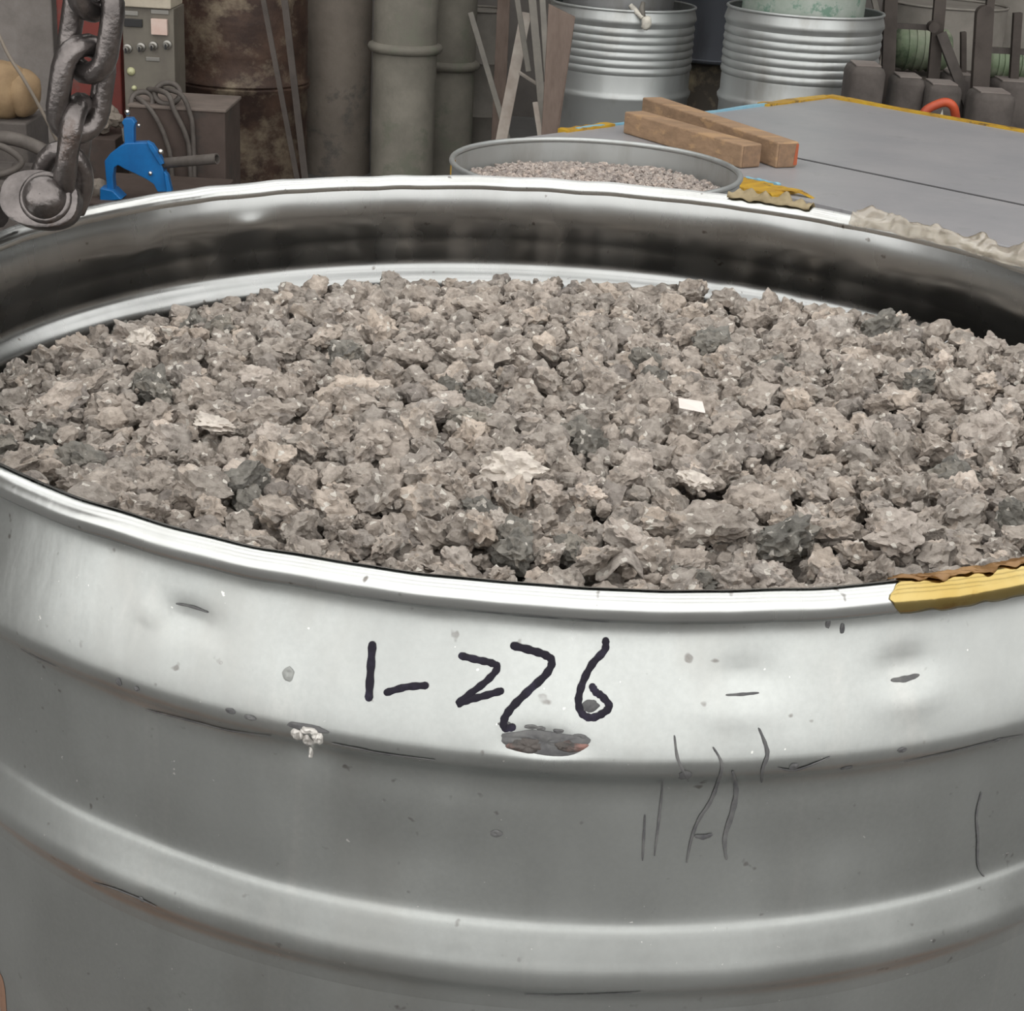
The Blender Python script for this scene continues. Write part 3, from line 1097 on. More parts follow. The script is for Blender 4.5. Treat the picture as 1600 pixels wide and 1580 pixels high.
def link_pts(c, ax, sd, L, W, n=8):
    """closed stadium path: ax long axis, sd width axis"""
    pts = []
    h = (L - W) / 2
    for s in (1, -1):
        for i in range(n + 1):
            a = pi * i / n
            if s == 1:
                pts.append(c + sd * (W / 2) * cos(a) + ax * (h + W / 2 * sin(a)))
            else:
                pts.append(c - sd * (W / 2) * cos(a) + ax * (-h - W / 2 * sin(a)))
    return pts


cb = P(104, 285, YC)
chain = thing('lifting_chain', cb, 'worn grey steel lifting chain hanging at the upper left', 'chain')
WR = 0.0054
# (centre px, upper px direction, facing: 0 = broadside to camera, 1 = edge-on)
cfg = [((116, 230), (0.13, 1), 1.35), ((127, 140), (0.14, 1), 0.62), ((142, 43), (0.15, 1), -0.72)]
cfg += [((155 + 13 * k, -55 - 98 * k), (0.14, 1), (0.8, -0.75)[k % 2]) for k in range(6)]
for k, ((px, py), (dx, dy), fc) in enumerate(cfg):
    c = P(px, py, YC)
    axv = (P(px + dx * 50, py - dy * 50, YC) - c).normalized()
    view = (c - Vector((0, 0, CAMZ))).normalized()
    s0 = axv.cross(view).normalized()
    s1 = axv.cross(s0).normalized()
    sdv = (s0 * cos(fc) + s1 * sin(fc)).normalized()
    g = G()
    g.tube(link_pts(c, axv, sdv, 0.0420, 0.0235), WR, 12, closed=True)
    g.build('link', M_CHAIN, chain, smooth=9)

sb = P(62, 345, YC)
sh = thing('shackle', sb, 'grey forged shackle with domed pin head touching the drum rim at left', 'shackle')
ex, ey = _R.copy(), _U.copy()
ez = -_F          # toward the camera
cl = P(60, 310, YC - 0.012)
g = G()
poly = []
a0 = -0.12
for i in range(40):
    a = 2 * pi * i / 40
    # rounded lug, longer to the left
    x = 0.0188 * cos(a) * (1.0 if cos(a) > 0 else 1.0)
    y = 0.0138 * (1 if sin(a) > 0 else -1) * abs(sin(a)) ** 0.75
    poly.append(cl + ex * (x * cos(a0) - y * sin(a0)) + ey * (x * sin(a0) + y * cos(a0)))
g.prism(poly, -ez * 0.011)
g.build('lug', M_CHAIN, sh, smooth=0.6, bevel=0.0018)
Mz = Matrix((ex, ey, ez)).transposed()
g = G()
g.lathe([(0.0125, -0.002), (0.0125, 0.001), (0.0115, 0.002), (0.0105, 0.0022), (0.0100, 0.0045), (0.0085, 0.0072), (0.0060, 0.0092), (0.0030, 0.0101), (0.0002, 0.0103)],
        cl + ex * 0.0035 + ey * 0.0003, 32, Mz)
g.build('pin_head', M_CHAIN, sh, smooth=0.9)
g = G()
bow = catmull([P(52, 330, YC + 0.008), P(60, 285, YC + 0.007), P(72, 250, YC + 0.005), P(90, 236, YC + 0.003), P(110, 240, YC + 0.003), P(128, 262, YC + 0.006), P(130, 295, YC + 0.008), P(118, 330, YC + 0.009)], 5)
g.tube(bow, 0.0048, 12)
g.build('bow', M_CHAIN, sh, smooth=9)
g = G()
g.tube([P(-10, 322, YC + 0.005), P(-60, 335, YC + 0.012), P(-140, 350, YC + 0.02)], 0.011, 14)
g.build('clamp_arm', M_CHAIN, sh, smooth=0.6)


# ------------------------------------------------------------------ other drums
def drum_profile(R, H, kind):
    if isinstance(kind, float):
        z = kind
        return [(R - 0.004, 0), (R, 0.004), (R, 0.016), (R - 0.008, 0.022), (R - 0.008, z - 0.03), (R + 0.002, z - 0.014), (R + 0.003, z - 0.006), (R - 0.004, z), (R + 0.003, z + 0.008), (R + 0.001, z + 0.016), (R - 0.009, z + 0.03)] + [(R - 0.009 + 0.003 * (k % 2), z + 0.12 + 0.018 * k) for k in range(9)] + [(R - 0.008, H - 0.012)]
    if kind == 'plain':
        return [(R - 0.004, 0), (R, 0.004), (R, 0.014), (R - 0.006, 0.018), (R - 0.006, H * 0.33), (R, H * 0.345), (R - 0.006, H * 0.36),
                (R - 0.006, H * 0.66), (R, H * 0.675), (R - 0.006, H * 0.69), (R - 0.006, H - 0.012)]
    pts = [(R - 0.004, 0), (R, 0.004), (R, 0.014), (R - 0.006, 0.018), (R - 0.006, 0.25)]
    # lower hoop
    h2 = H - 0.33
    pts += [(R - 0.006, h2 - 0.022), (R + 0.002, h2 - 0.006), (R + 0.003, h2 + 0.004), (R - 0.003, h2 + 0.012), (R - 0.006, h2 + 0.022)]
    pts += [(R - 0.006, H - 0.255)]
    for k in range(6):
        z = H - 0.245 + k * 0.029
        pts += [(R - 0.007, z), (R - 0.003, z + 0.0045), (R - 0.0005, z + 0.0145), (R - 0.003, z + 0.0245)]
    pts += [(R - 0.007, H - 0.070), (R - 0.001, H - 0.056), (R + 0.003, H - 0.050), (R + 0.001, H - 0.040), (R - 0.007, H - 0.014), (R - 0.008, H - 0.009)]
    return pts


def make_drum(name, x, y, z0, R, H, kind, matl, label, cat='drum', group=None, open_top=True, n=72, rim=0.0055):
    root = thing(name, (x, y, z0), label, cat, group)
    pr = drum_profile(R, H, kind)
    if open_top:
        inner = [(r - 0.002, z) for r, z in pr if z > 0.02][::-1]
        loop = [(0.001, 0.001)] + pr + inner + [(0.001, 0.012)]
    else:
        loop = [(0.001, 0.0)] + pr + [(R - 0.010, H - 0.012), (0.001, H - 0.012)]
    G().lathe(loop, (x, y, z0), n).build('drum_wall', matl, root, smooth=0.8)
    bead = [(R - 0.006 + rim * cos(a), H - 0.006 + rim * sin(a)) for a in [2 * pi * i / 10 for i in range(10)]]
    G().lathe(bead, (x, y, z0), n, closed=True).build('rolled_rim', matl, root, smooth=9)
    return root


# second open drum with fine gravel
D2 = Vector((0.1264, 3.2874, CAMZ - 0.6222))
d2 = make_drum('steel_drum', D2.x, D2.y, 0.0, 0.290, D2.z, 'plain', M_DRUM_FAR, 'open galvanised drum of fine pinkish gravel standing behind the big drum')
g2 = G()
rg = random.Random(5)
tiny = [lump_mesh('gravel', 90 + i, 2) for i in range(8)]


def z2(x, y):
    return D2.z - 0.055 + 0.012 * (1 - (x * x + y * y) / 0.075) + 0.006 * noise.noise(Vector((x * 7, y * 7, 1)))


for _ in range(3800):
    a, q = rg.uniform(0, 2 * pi), 0.272 * sqrt(rg.random())
    x, y = q * cos(a), q * sin(a)
    me = rg.choice(tiny)
    M = Matrix.Rotation(rg.uniform(0, 6.28), 3, 'Z') @ Matrix.Rotation(rg.uniform(-1, 1), 3, 'X')
    c = Vector((D2.x + x, D2.y + y, z2(x, y) + rg.uniform(-0.004, 0.004)))
    r = rg.uniform(0.0045, 0.0085)
    g2.add([c + M @ (v.co * r) for v in me.vertices], [tuple(p.vertices) for p in me.polygons])
o = g2.build('fine_gravel', M_GRAVEL2, None, smooth=0.8, loc=(D2.x, D2.y, D2.z - 0.07), fixn=False)
tag(o, 'fine pinkish-grey gravel filling the second drum', 'gravel', kind='stuff')
g = G()
g.lathe([(0.0005, 0.012), (0.15, 0.008), (0.279, 0.0), (0.279, -0.05), (0.0005, -0.05)], (D2.x, D2.y, D2.z - 0.060), 48)
tag(g.build('gravel_bed', M_GRAVEL2, None, smooth=0.6, loc=(D2.x, D2.y, D2.z - 0.11)), 'packed fines beneath the gravel in the second drum', 'gravel', kind='stuff')
# orange strap by its left side
g = G()
a, b = P(708, 250, 3.32), P(712, 300, 3.30)
g.bar(a, Vector((b.x, b.y, 0.0)), 0.010, 0.004)
tag(g.build('orange_strap', M_YELLOW, None, loc=(b.x, b.y, 0)), 'thin orange strap beside the left side of the gravel drum', 'strap')

# far ribbed drums
YA = 6.75
xa = P(972, 30, YA).x
HA = 0.915
drA = make_drum('ribbed_drum', xa, YA, 0, 0.288, HA, 'ribbed', M_DRUM_FAR, 'shiny ribbed zinc drum with a white rag tied to its rim')
YB = 6.40
xb = P(1257, 30, YB).x
HB = 0.965
drB = make_drum('ribbed_drum', xb, YB, 0, 0.292, HB, 'ribbed', M_DRUM_FAR, 'shiny ribbed zinc drum behind the table corner, holding a greenish drum')
make_drum('inner_drum', xa - 0.02, YA, 0.02, 0.222, 1.75, 'plain', M_DRUM_DULL, 'dull grey drum standing inside the rag-tied ribbed drum', open_top=False)
make_drum('inner_drum', xb - 0.01, YB, 0.02, 0.230, 1.75, 'plain', M_DRUM_GREEN, 'pale green painted drum standing inside the right ribbed drum', open_top=False)
# knotted rag
rp = P(1000, 26, YA - 0.30)
rag = thing('knotted_rag', rp, 'white knotted rag on the rim of the left ribbed drum', 'rag')
g = G()
g.blob(P(1010, 36, YA - 0.312), 0.018, 0.014, 0.026, 3, 0.3)
g.build('knot', M_CLOTH, rag, smooth=9)
g = G()
g.tube([P(1004, 28, YA - 0.305), P(998, 22, YA - 0.29), P(991, 15, YA - 0.27), P(985, 8, YA - 0.26)], [0.008, 0.009, 0.012, 0.009], 8)
g.build('tail', M_CLOTH, rag, smooth=9)
g = G()
g.tube([P(1005, 26, YA - 0.30), P(1003, 14, YA - 0.285), P(1005, 4, YA - 0.27)], [0.009, 0.011, 0.008], 8)
g.build('tail', M_GREYSTRIP, rag, smooth=9)
# stacked pair between them
YCc = 7.55
xc = P(1108, 60, YCc).x
zt = P(1108, 98, YCc - 0.2).z
make_drum('grimy_drum', xc, YCc, 0, 0.245, zt, 'plain', M_DRUM_GOLD, 'grimy brown and yellow drum between the two ribbed drums', open_top=False)
make_drum('blue_grey_drum', xc + 0.02, YCc, zt, 0.270, 0.90, 'plain', M_DRUM_BLUE, 'dark blue-grey drum stacked on the grimy drum', open_top=False)
# rusty drum left
YR = 7.20
xr = P(378, 130, YR).x
make_drum('rusty_drum', xr, YR, 0, 0.285, 0.93, P(378, 141, YR - 0.285).z, M_RUST, 'rust-brown dented drum beside the tall pipes', open_top=False)
# grey drum behind strips
YG = 8.0
xg = P(752, 60, YG).x
make_drum('grey_drum', xg, YG, 0, 0.13, P(752, 12, YG).z, 'plain', M_TANK, 'pale grey narrow drum in the shadows behind the leaning strips', open_top=False)


# ------------------------------------------------------------------ vertical pipes
def pipe(px, Y, R, matl, collar_py, label):
    x = P(px, 150, Y).x
    root = thing('standing_pipe', (x, Y, 0), label, 'pipe')
    G().lathe([(0.001, 0), (R, 0), (R, 2.6), (R - 0.012, 2.6), (R - 0.012, 2.55), (0.001, 2.55)], (x, Y, 0), 40).build('tube', matl, root, smooth=0.8)
    if collar_py:
        z = P(px, collar_py, Y - R).z
        G().lathe([(R - 0.004, z - 0.024), (R + 0.016, z - 0.016), (R + 0.024, z), (R + 0.018, z + 0.014), (R - 0.004, z + 0.022)], (x, Y, 0), 40, closed=True).build('collar', matl, root, smooth=0.9)
    return root


pipe(527, 7.70, 0.152, M_PIPE2, None, 'thick dusty brownish pipe standing beside the rusty drum')
pipe(631, 7.20, 0.135, M_PIPE, 80, 'thick grey pipe with a raised collar, nearest of the pipes')
pipe(700, 7.60, 0.115, M_PIPE, 106, 'slimmer grey collared pipe half hidden by the thick grey pipe')

# dark narrow bars in front of the rusty drum
for k, (a, b, wd, lb) in enumerate((((404, -40), (440, 150), 0.020, 'dark rusty bar leaning across the rusty drum, left one'),
                                    ((440, -40), (462, 150), 0.026, 'dark rusty bar leaning between rusty drum and pipe'))):
    g = G()
    q0, q1 = P(*a, 6.72), P(*b, 6.66)
    d = (q1 - q0).normalized()
    e = q0 + d * ((0 - q0.z) / d.z)
    g.bar(q0, e, wd, 0.012)
    tag(g.build('rusty_bar', M_DARKSTEEL, None, loc=e), lb, 'bar')


# ------------------------------------------------------------------ strips and boards leaning
def leaning(name, pa, pb, w0, Y0, Y1, matl, label, th=0.012, cat='strip', floor=True):
    g = G()
    a, b = P(*pa, Y0), P(*pb, Y1)
    d = (b - a).normalized()
    if floor:
        b = a + d * ((0.0 - a.z) / d.z)
    g.bar(a, b, w0, th)
    tag(g.build(name, matl, None, bevel=0.002, loc=b), label, cat)


leaning('brown_strip', (790, -60), (778, 205), 0.055, 7.5, 7.3, M_OLDWOOD, 'dark brown plank leaning furthest left among the strips', cat='plank')
leaning('pale_strip', (822, 20), (786, 205), 0.046, 6.95, 6.75, M_PALEWOOD, 'wide pale flat strip leaning to the left')
leaning('thin_strip', (802, -40), (826, 112), 0.022, 6.85, 6.8, M_GREYSTRIP, 'thin grey strip crossing the pale strip', floor=False)
leaning('grey_strip', (828, -40), (846, 158), 0.030, 6.62, 6.42, M_GREYSTRIP, 'long grey strip leaning right of the pale strip')
leaning('grey_strip', (845, -40), (854, 105), 0.023, 6.55, 6.40, M_GREYSTRIP, 'narrow grey strip next to the brown board')
leaning('cross_strip', (811, 113), (839, 131), 0.011, 6.80, 6.82, M_PALEWOOD, 'short pale cross strip joining two leaning strips', floor=False)
leaning('short_strip', (836, 160), (843, 205), 0.020, 6.36, 6.30, M_PALEWOOD, 'short pale strip low beside the brown board')
leaning('edge_strip', (735, 20), (790, 205), 0.024, 7.3, 7.05, M_GREYSTRIP, 'slanted grey angle strip in front of the narrow grey drum')
g = G()
YW = 6.18
qb = [P(857, 6, YW + 0.1), P(899, 27, YW + 0.1), P(873, 208, YW), P(846, 208, YW)]
ext = [(qb[2] + (qb[2] - qb[1]) * 0.9), (qb[3] + (qb[3] - qb[0]) * 0.9)]
k2 = qb[1] + (qb[2] - qb[1]) * (qb[1].z / (qb[1].z - qb[2].z))
k3 = qb[0] + (qb[3] - qb[0]) * (qb[0].z / (qb[0].z - qb[3].z))
g.prism([qb[0], qb[1], k2, k3], (0, 0.025, 0))
tag(g.build('brown_board', M_OLDWOOD, None, bevel=0.003, loc=(k2 + k3) / 2), 'old brown wooden board leaning against the left ribbed drum', 'board')

# ------------------------------------------------------------------ steel table
TZ = 0.75
cF = Pz(1295, 152, TZ)
cL = Pz(820, 214, TZ)
u = (cF - cL)
WID = u.length
u.normalize()
v = Vector((u.y, -u.x, 0))          # toward the right and nearer
LEN = 2.3
table = thing('steel_table', ((cL + cF) / 2 + v * LEN / 2).xy.to_3d(), 'large grey steel-topped table with yellow taped edges', 'table')


def tpt(a, b, z):
    p = cL + u * a + v * b
    return Vector((p.x, p.y, z))


SEAM = (Pz(1240, 246, TZ) - cL).dot(u)
g = G()
JS = 0.0062
g.hexa([tpt(SEAM + k, q, z) for z in (TZ - 0.02, TZ + 0.0008) for k, q in ((-JS, 0.002), (JS, 0.002), (JS, LEN - .002), (-JS, LEN - .002))])
g.build('joint_strip', M_LEG, table)
for (a0, a1) in ((0, SEAM - 0.0065), (SEAM + 0.0065, WID)):
    g = G()
    g.hexa([tpt(a0, 0, TZ - 0.03), tpt(a1, 0, TZ - 0.03), tpt(a1, LEN, TZ - 0.03), tpt(a0, LEN, TZ - 0.03),
            tpt(a0, 0, TZ), tpt(a1, 0, TZ), tpt(a1, LEN, TZ), tpt(a0, LEN, TZ)])
    g.build('top_plate', M_PLATE, table, bevel=0.002)
for (a, b) in ((0.08, 0.08), (WID - 0.08, 0.08), (0.08, LEN - 0.08), (WID - 0.08, LEN - 0.08)):
    g = G()
    p = tpt(a, b, 0)
    g.box((p.x, p.y, (TZ - 0.03) / 2), (0.06, 0.06, TZ - 0.03), atan2(u.y, u.x))
    g.build('leg', M_LEG, table)


def edge_strip(a0, b0, a1, b1, matl, name, th=0.010, h=0.03):
    g = G()
    n = 14
    pts = []
    for i in range(n + 1):
        k = i / n
        p = tpt(a0 + (a1 - a0) * k, b0 + (b1 - b0) * k, TZ + 0.002 + 0.004 * noise.noise(Vector((k * 6, a0, b0))))
        pts.append(p)
    vs, fs = [], []
    dirv = (pts[-1] - pts[0]).normalized()
    sd = Vector((-dirv.y, dirv.x, 0))
    for i, p in enumerate(pts):
        hw = th * (1 + 0.35 * noise.noise(Vector((i * 0.8, b1, 3))))
        for (s, z) in ((-1, -h), (-1, 0.004), (1, 0.004), (1, -h)):
            vs.append(p + sd * hw * s + Vector((0, 0, z)))
    for i in range(n):
        for j in range(4):
            fs.append((i * 4 + j, i * 4 + 4 + j, i * 4 + 4 + (j + 1) % 4, i * 4 + (j + 1) % 4))
    fs += [(3, 2, 1, 0), tuple(n * 4 + j for j in range(4))]
    g.add(vs, fs)
    g.build(name, matl, table)


def ta_of(px, py):
    q = Pz(px, py, TZ) - cL
    return q.dot(u), q.dot(v)


edge_strip(ta_of(880, 206)[0], -0.004, ta_of(955, 196)[0], -0.004, M_YELLOW, 'yellow_tape', 0.018)
edge_strip(ta_of(900, 203)[0], 0.0, ta_of(1205, 165)[0], 0.0, M_BLUETAPE, 'blue_edge', 0.007)
edge_strip(ta_of(1195, 166)[0], -0.003, WID, -0.003, M_YELLOW, 'yellow_tape', 0.020)
edge_strip(WID, 0, WID, 1.55, M_YELLOW, 'yellow_tape', 0.019)
B0, B1 = ta_of(1140, 284)[1], ta_of(1272, 312)[1]
edge_strip(0.02, B0, 0.012, B0 + (B1 - B0) * 0.72, M_YELLOW, 'yellow_tape', 0.052)
edge_strip(0.085, B0, 0.085, B0 + 0.1, M_BLUETAPE, 'blue_edge', 0.006)
g = G()
vs = []
for i in range(9):
    k = i / 8
    for sd in (-1, 1):
        vs.append(tpt(0.02 + 0.02 * k + sd * 0.020 * (1 - 0.8 * k), B0 + (B1 - B0) * (0.6 + 0.42 * k), TZ + 0.008 + 0.010 * sin(k * 5) * k))
g.add(vs, [(2 * i, 2 * i + 1, 2 * i + 3, 2 * i + 2) for i in range(8)])
o = g.build('torn_tape', M_YELLOW, table)
md = o.modifiers.new('thickness', 'SOLIDIFY')
md.thickness = 0.001


# timbers
def timber(pa_far, pb_near, zb, wd, ht, label, notch=False):
    zb += 0.0008
    a, b = Pz(*pa_far, zb), Pz(*pb_near, zb)
    d = (b - a).normalized()
    sd = Vector((d.y, -d.x, 0))
    root = thing('timber', (a + b) / 2, label, 'timber', 'sawn timbers on the steel table')
    g = G()
    up = Vector((0, 0, ht))
    q = [a - sd * wd / 2, b - sd * wd / 2, b + sd * wd / 2, a + sd * wd / 2]
    g.hexa(q + [p + up for p in q])
    g.build('beam', M_WOOD, root, bevel=0.004)
    g = G()
    e = b + d * 0.0005
    q = [e - sd * (wd / 2 - .004) + up * .06, e + sd * (wd / 2 - .004) + up * .06, e + sd * (wd / 2 - .004) + up * .94, e - sd * (wd / 2 - .004) + up * .94]
    g.prism(q, d * 0.0015)
    g.build('sawn_end', M_WOODEND, root)
    if notch:
        g = G()
        q = [e + sd * (wd * -.47) + up * .1, e + sd * (wd * -.30) + up * .1, e + sd * (wd * -.36) + up * .92, e + sd * (wd * -.47) + up * .92]
        g.prism(q, d * 0.0022)
        g.build('red_mark', M_REDMARK, root)
    return root


timber((988, 207), (1172, 262), TZ, 0.066, 0.060, 'shorter light brown timber, nearer the gravel drum')
timber((1016, 187), (1228, 262), TZ, 0.066, 0.066, 'longer brown timber with a red mark on its sawn end', True)
S0 = None

# ------------------------------------------------------------------ left clutter: red post, control box, machine box
YP = 6.95
q0, q1 = P(92, 100, YP), P(189, 100, YP)
zb = P(150, 172, YP).z
g = G()
g.box(((q0.x + q1.x) / 2, YP + 0.06, 1.3), (q1.x - q0.x, 0.12, 2.6))
tag(g.build('red_post', M_RED, None, bevel=0.006, loc=((q0.x + q1.x) / 2, YP, 0)), 'wide dull red steel post behind the chain', 'post')

YK = 6.62
pa, pb = P(192, 90, YK), P(272, 90, YK)
zt_, zb_ = P(230, 12, YK).z, P(240, 170, YK).z
cx = (pa.x + pb.x) / 2
wd = pb.x - pa.x
cab = thing('control_box', (cx, YK, 0), 'grey electrical control box with knobs and a pink button', 'control box')
g = G()
g.box((cx, YK + 0.11, (zt_) / 2), (wd, 0.20, zt_))
g.build('housing', M_PANEL, cab, bevel=0.004)
g = G()
g.box((cx, YK + 0.10, zt_ + 0.025), (wd * 0.94, 0.22, 0.05))
g.build('top_cover', M_CREAM, cab, bevel=0.004)


def on_panel(name, px, py, wpx, hpx, matl, d=0.012, lbl=None):
    k = 6.45 / 2600
    c = P(px, py, YK)
    g = G()
    g.box((c.x, YK + 0.012 - d / 2, c.z), (wpx * k, d, hpx * k))
    o = g.build(name, matl, cab, bevel=0.0015)
    if lbl:
        o['label'] = lbl
    return o


on_panel('display', 208, 36, 28, 12, M_BLACK)
on_panel('button', 249, 42, 25, 24, M_PINK, 0.02, 'square pinkish push button')
on_panel('label_plate', 204, 21, 22, 7, M_KNOB, 0.006)
on_panel('label_plate', 249, 19, 28, 7, M_KNOB, 0.006)
on_panel('label_plate', 238, 93, 22, 6, M_KNOB, 0.006)
Mk = Matrix.Rotation(pi / 2, 3, 'X')
for (px, py) in ((199, 76), (220, 74), (239, 72), (261, 70)):
    c = P(px, py, YK)
    g = G()
    g.lathe([(0.0005, 0.035), (0.008, 0.034), (0.010, 0.028), (0.010, 0.010), (0.017, 0.008), (0.018, -0.004), (0.0005, -0.004)], (c.x, YK + 0.008, c.z), 20, Mk)
    o = g.build('knob', M_KNOB, cab, smooth=0.6)
    g = G()
    g.box((c.x, YK - 0.030, c.z - 0.004), (0.006, 0.006, 0.020))
    g.build('pointer', M_BLACK, o)
for (px, py, r) in ((204, 112, 0.016), (209, 138, 0.010), (269, 131, 0.007)):
    c = P(px, py, YK)
    g = G()
    g.lathe([(0.0005, 0.014), (r * 0.6, 0.012), (r, 0.004), (r, -0.004), (0.0005, -0.004)], (c.x, YK + 0.008, c.z), 18, Mk)
    g.build('indicator_lamp', M_LENS, cab, smooth=0.9)

# brown machine box
YX = 6.15
ba, bb = P(203, 220, YX), P(352, 220, YX)
zt_ = P(290, 172, YX).z
bx = thing('machine_box', ((ba.x + bb.x) / 2, YX + 0.15, 0), 'dusty brown machine box below the control box', 'box')
g = G()
g.box(((ba.x + bb.x) / 2, YX + 0.16, zt_ / 2), (bb.x - ba.x, 0.32, zt_))
g.build('body', M_BROWNBOX, bx, bevel=0.006)
g = G()
g.box(((ba.x + bb.x) / 2, YX + 0.16, zt_ + 0.004), (bb.x - ba.x + 0.01, 0.33, 0.012))
g.build('lid', M_DUSTTOP, bx, bevel=0.003)
for k, (pts, r) in enumerate(([[(212, 152), (222, 160), (240, 178), (258, 215), (268, 262)], 0.009], [[(232, 140), (250, 142), (264, 150), (272, 172), (290, 210), (297, 250)], 0.010],
                              [[(255, 140), (270, 142), (285, 150), (296, 175), (302, 215)], 0.009])):
    g = G()
    zz = [YX + 0.30, YX + 0.16, YX - 0.012, YX - 0.014, YX - 0.016, YX - 0.016]
    pp = [P(a, b, YX - 0.016 + (0.10 if i == 0 else 0.04 if i == 1 else 0.0)) for i, (a, b) in enumerate(pts)]
    pp = [Vector((p.x, p.y, max(p.z, zt_ + 0.02) if p.y > YX - 0.010 else p.z)) for p in pp]
    pp.append(Vector((pp[-1].x, pp[-1].y, 0.01)))
    g.tube(catmull(pp, 5), r, 8)
    tag(g.build('cable', M_CABLE, None, smooth=9, loc=pp[-1]), ('leftmost dusty cable hanging over the brown machine box', 'middle dusty cable looping over the brown machine box', 'rightmost dusty cable draped over the brown machine box')[k], 'cable')
# coil of hose on the lid
for k, (px, py, r) in enumerate(((222, 158, 0.040), (262, 146, 0.046))):
    g = G()
    c = P(px, py, YX + 0.05)
    g.tube([c + Vector((r * cos(a), 0.025 * sin(a), r * 0.75 * sin(a))) for a in [2 * pi * i / 24 for i in range(24)]], 0.010, 8, closed=True)
    tag(g.build('hose_coil', M_CABLE, None, smooth=9, loc=(c.x, c.y, zt_)), ('small dark hose loop at the foot of the control box', 'larger pale hose loop on top of the brown machine box')[k], 'hose')

# grey concrete block wall stub upper left and tan bundle
YL = 7.4
g = G()
a, b = P(-60, 80, YL), P(84, 80, YL)
g.box(((a.x + b.x) / 2, YL + 0.1, 1.2), (b.x - a.x, 0.2, 2.4))
tag(g.build('concrete_slab', M_CONC, None, bevel=0.008, loc=((a.x + b.x) / 2, YL, 0)), 'upright grey concrete slab at the upper left edge', 'slab')
YT = 5.2
base = P(20, 186, YT)
g = G()
a, b = P(-50, 200, YT), P(50, 200, YT)
g.box(((a.x + b.x) / 2, YT + 0.06, base.z / 2), (b.x - a.x, 0.24, base.z))
tag(g.build('grey_pedestal', M_BLOCK, None, bevel=0.006, loc=((a.x + b.x) / 2, YT, 0)), 'dusty grey block under the tan bundle', 'block')
tb_ = thing('tan_bundle', base, 'round tan cloth bundle with a cord at the left edge', 'bundle')
c = P(2, 140, YT)
g = G()
g.blob((c.x, c.y + 0.02, base.z + 0.088), 0.085, 0.08, 0.090, 4, 0.10, 1.2, 4)
g.build('cloth', M_TAN, tb_, smooth=9)
g = G()
c2 = P(34, 142, YT)
g.blob((c2.x, c2.y + 0.02, base.z + 0.078), 0.052, 0.07, 0.075, 6, 0.12, 1.3, 3)
g.build('cloth_fold', M_TAN, tb_, smooth=9)
g = G()
g.tube(catmull([P(-8, 40, YT - 0.02), P(12, 84, YT - 0.04), P(36, 122, YT - 0.055), P(58, 160, YT - 0.045), P(78, 198, YT - 0.03), P(96, 235, YT)], 5), 0.0055, 8)
g.build('cord', M_CORD, tb_, smooth=9)
# low pile of bars and pipes at the left edge
low = 4.72
g = G()
a, b = P(-60, 290, low), P(88, 290, low)
zl = P(40, 292, low).z
g.box(((a.x + b.x) / 2, low + 0.17, zl / 2), (b.x - a.x, 0.34, zl))
tag(g.build('low_bench', M_BLOCK, None, bevel=0.006, loc=((a.x + b.x) / 2, low, 0)), 'low dusty bench under the bent rods at the left edge', 'bench')
for k, (pts, r, m_, lb) in enumerate(([[(-15, 225), (10, 232), (34, 252), (16, 268), (-15, 275)], 0.010, M_CABLE, 'bent grey rod forming a point, left edge'],
                                      [[(-15, 214), (25, 218), (62, 232), (92, 250)], 0.020, M_CABLE, 'thick curved dusty pipe under the tan bundle'],
                                      [[(20, 262), (52, 268), (84, 262)], 0.016, M_BLOCK, 'short dusty pipe lying on the low bench'],
                                      [[(-12, 288), (40, 284), (85, 280)], 0.020, M_CONC, 'pale grey pipe lying lowest at the left edge'])):
    g = G()
    pp = catmull([P(x_, y_, low + 0.08 + 0.04 * k) for x_, y_ in pts], 5)
    g.tube(pp, r, 10)
    tag(g.build('bent_rod', m_, None, smooth=9, loc=pp[0]), lb, 'rod')
# rubble by the post
rr_ = random.Random(3)
for k, (px, py, s, Y) in enumerate(((168, 178, 0.035, 6.6), (180, 188, 0.03, 6.55), (160, 195, 0.03, 6.5), (150, 200, 0.022, 6.5), (150, 296, 0.035, 5.60))):
    g = G()
    c = P(px, py, Y)
    g.blob(c, s * 1.2, s, s, 30 + k, 0.35, 1.6, 3)
    tag(g.build('rubble_piece', M_RUBBLE, None, smooth=0.6, loc=c), ('largest pale rubble piece at the foot of the red post', 'pale rubble piece just left of the blue clamp knob', 'pale rubble piece against the right side of the chain', 'smallest pale rubble piece behind the chain', 'pale rubble piece left of the blue clamp foot')[k], 'rubble', 'pale rubble near the red post' if k < 4 else None)
g = G()
c = P(150, 215, 6.45)
g.box((c.x, 6.58, c.z / 2), (0.16, 0.30, c.z))
tag(g.build('dark_crate', M_BROWNBOX, None, bevel=0.004, loc=(c.x, 6.6, 0)), 'dark brown crate carrying the rubble by the red post', 'crate')

# blue clamp
YU = 5.55
ub = P(205, 305, YU)
blue = thing('blue_clamp', ub, 'bright blue steel pipe clamp with silver bolts behind the drum rim', 'clamp')


def pl(pts, Y=YU):
    return [P(a, b, Y) for a, b in pts]


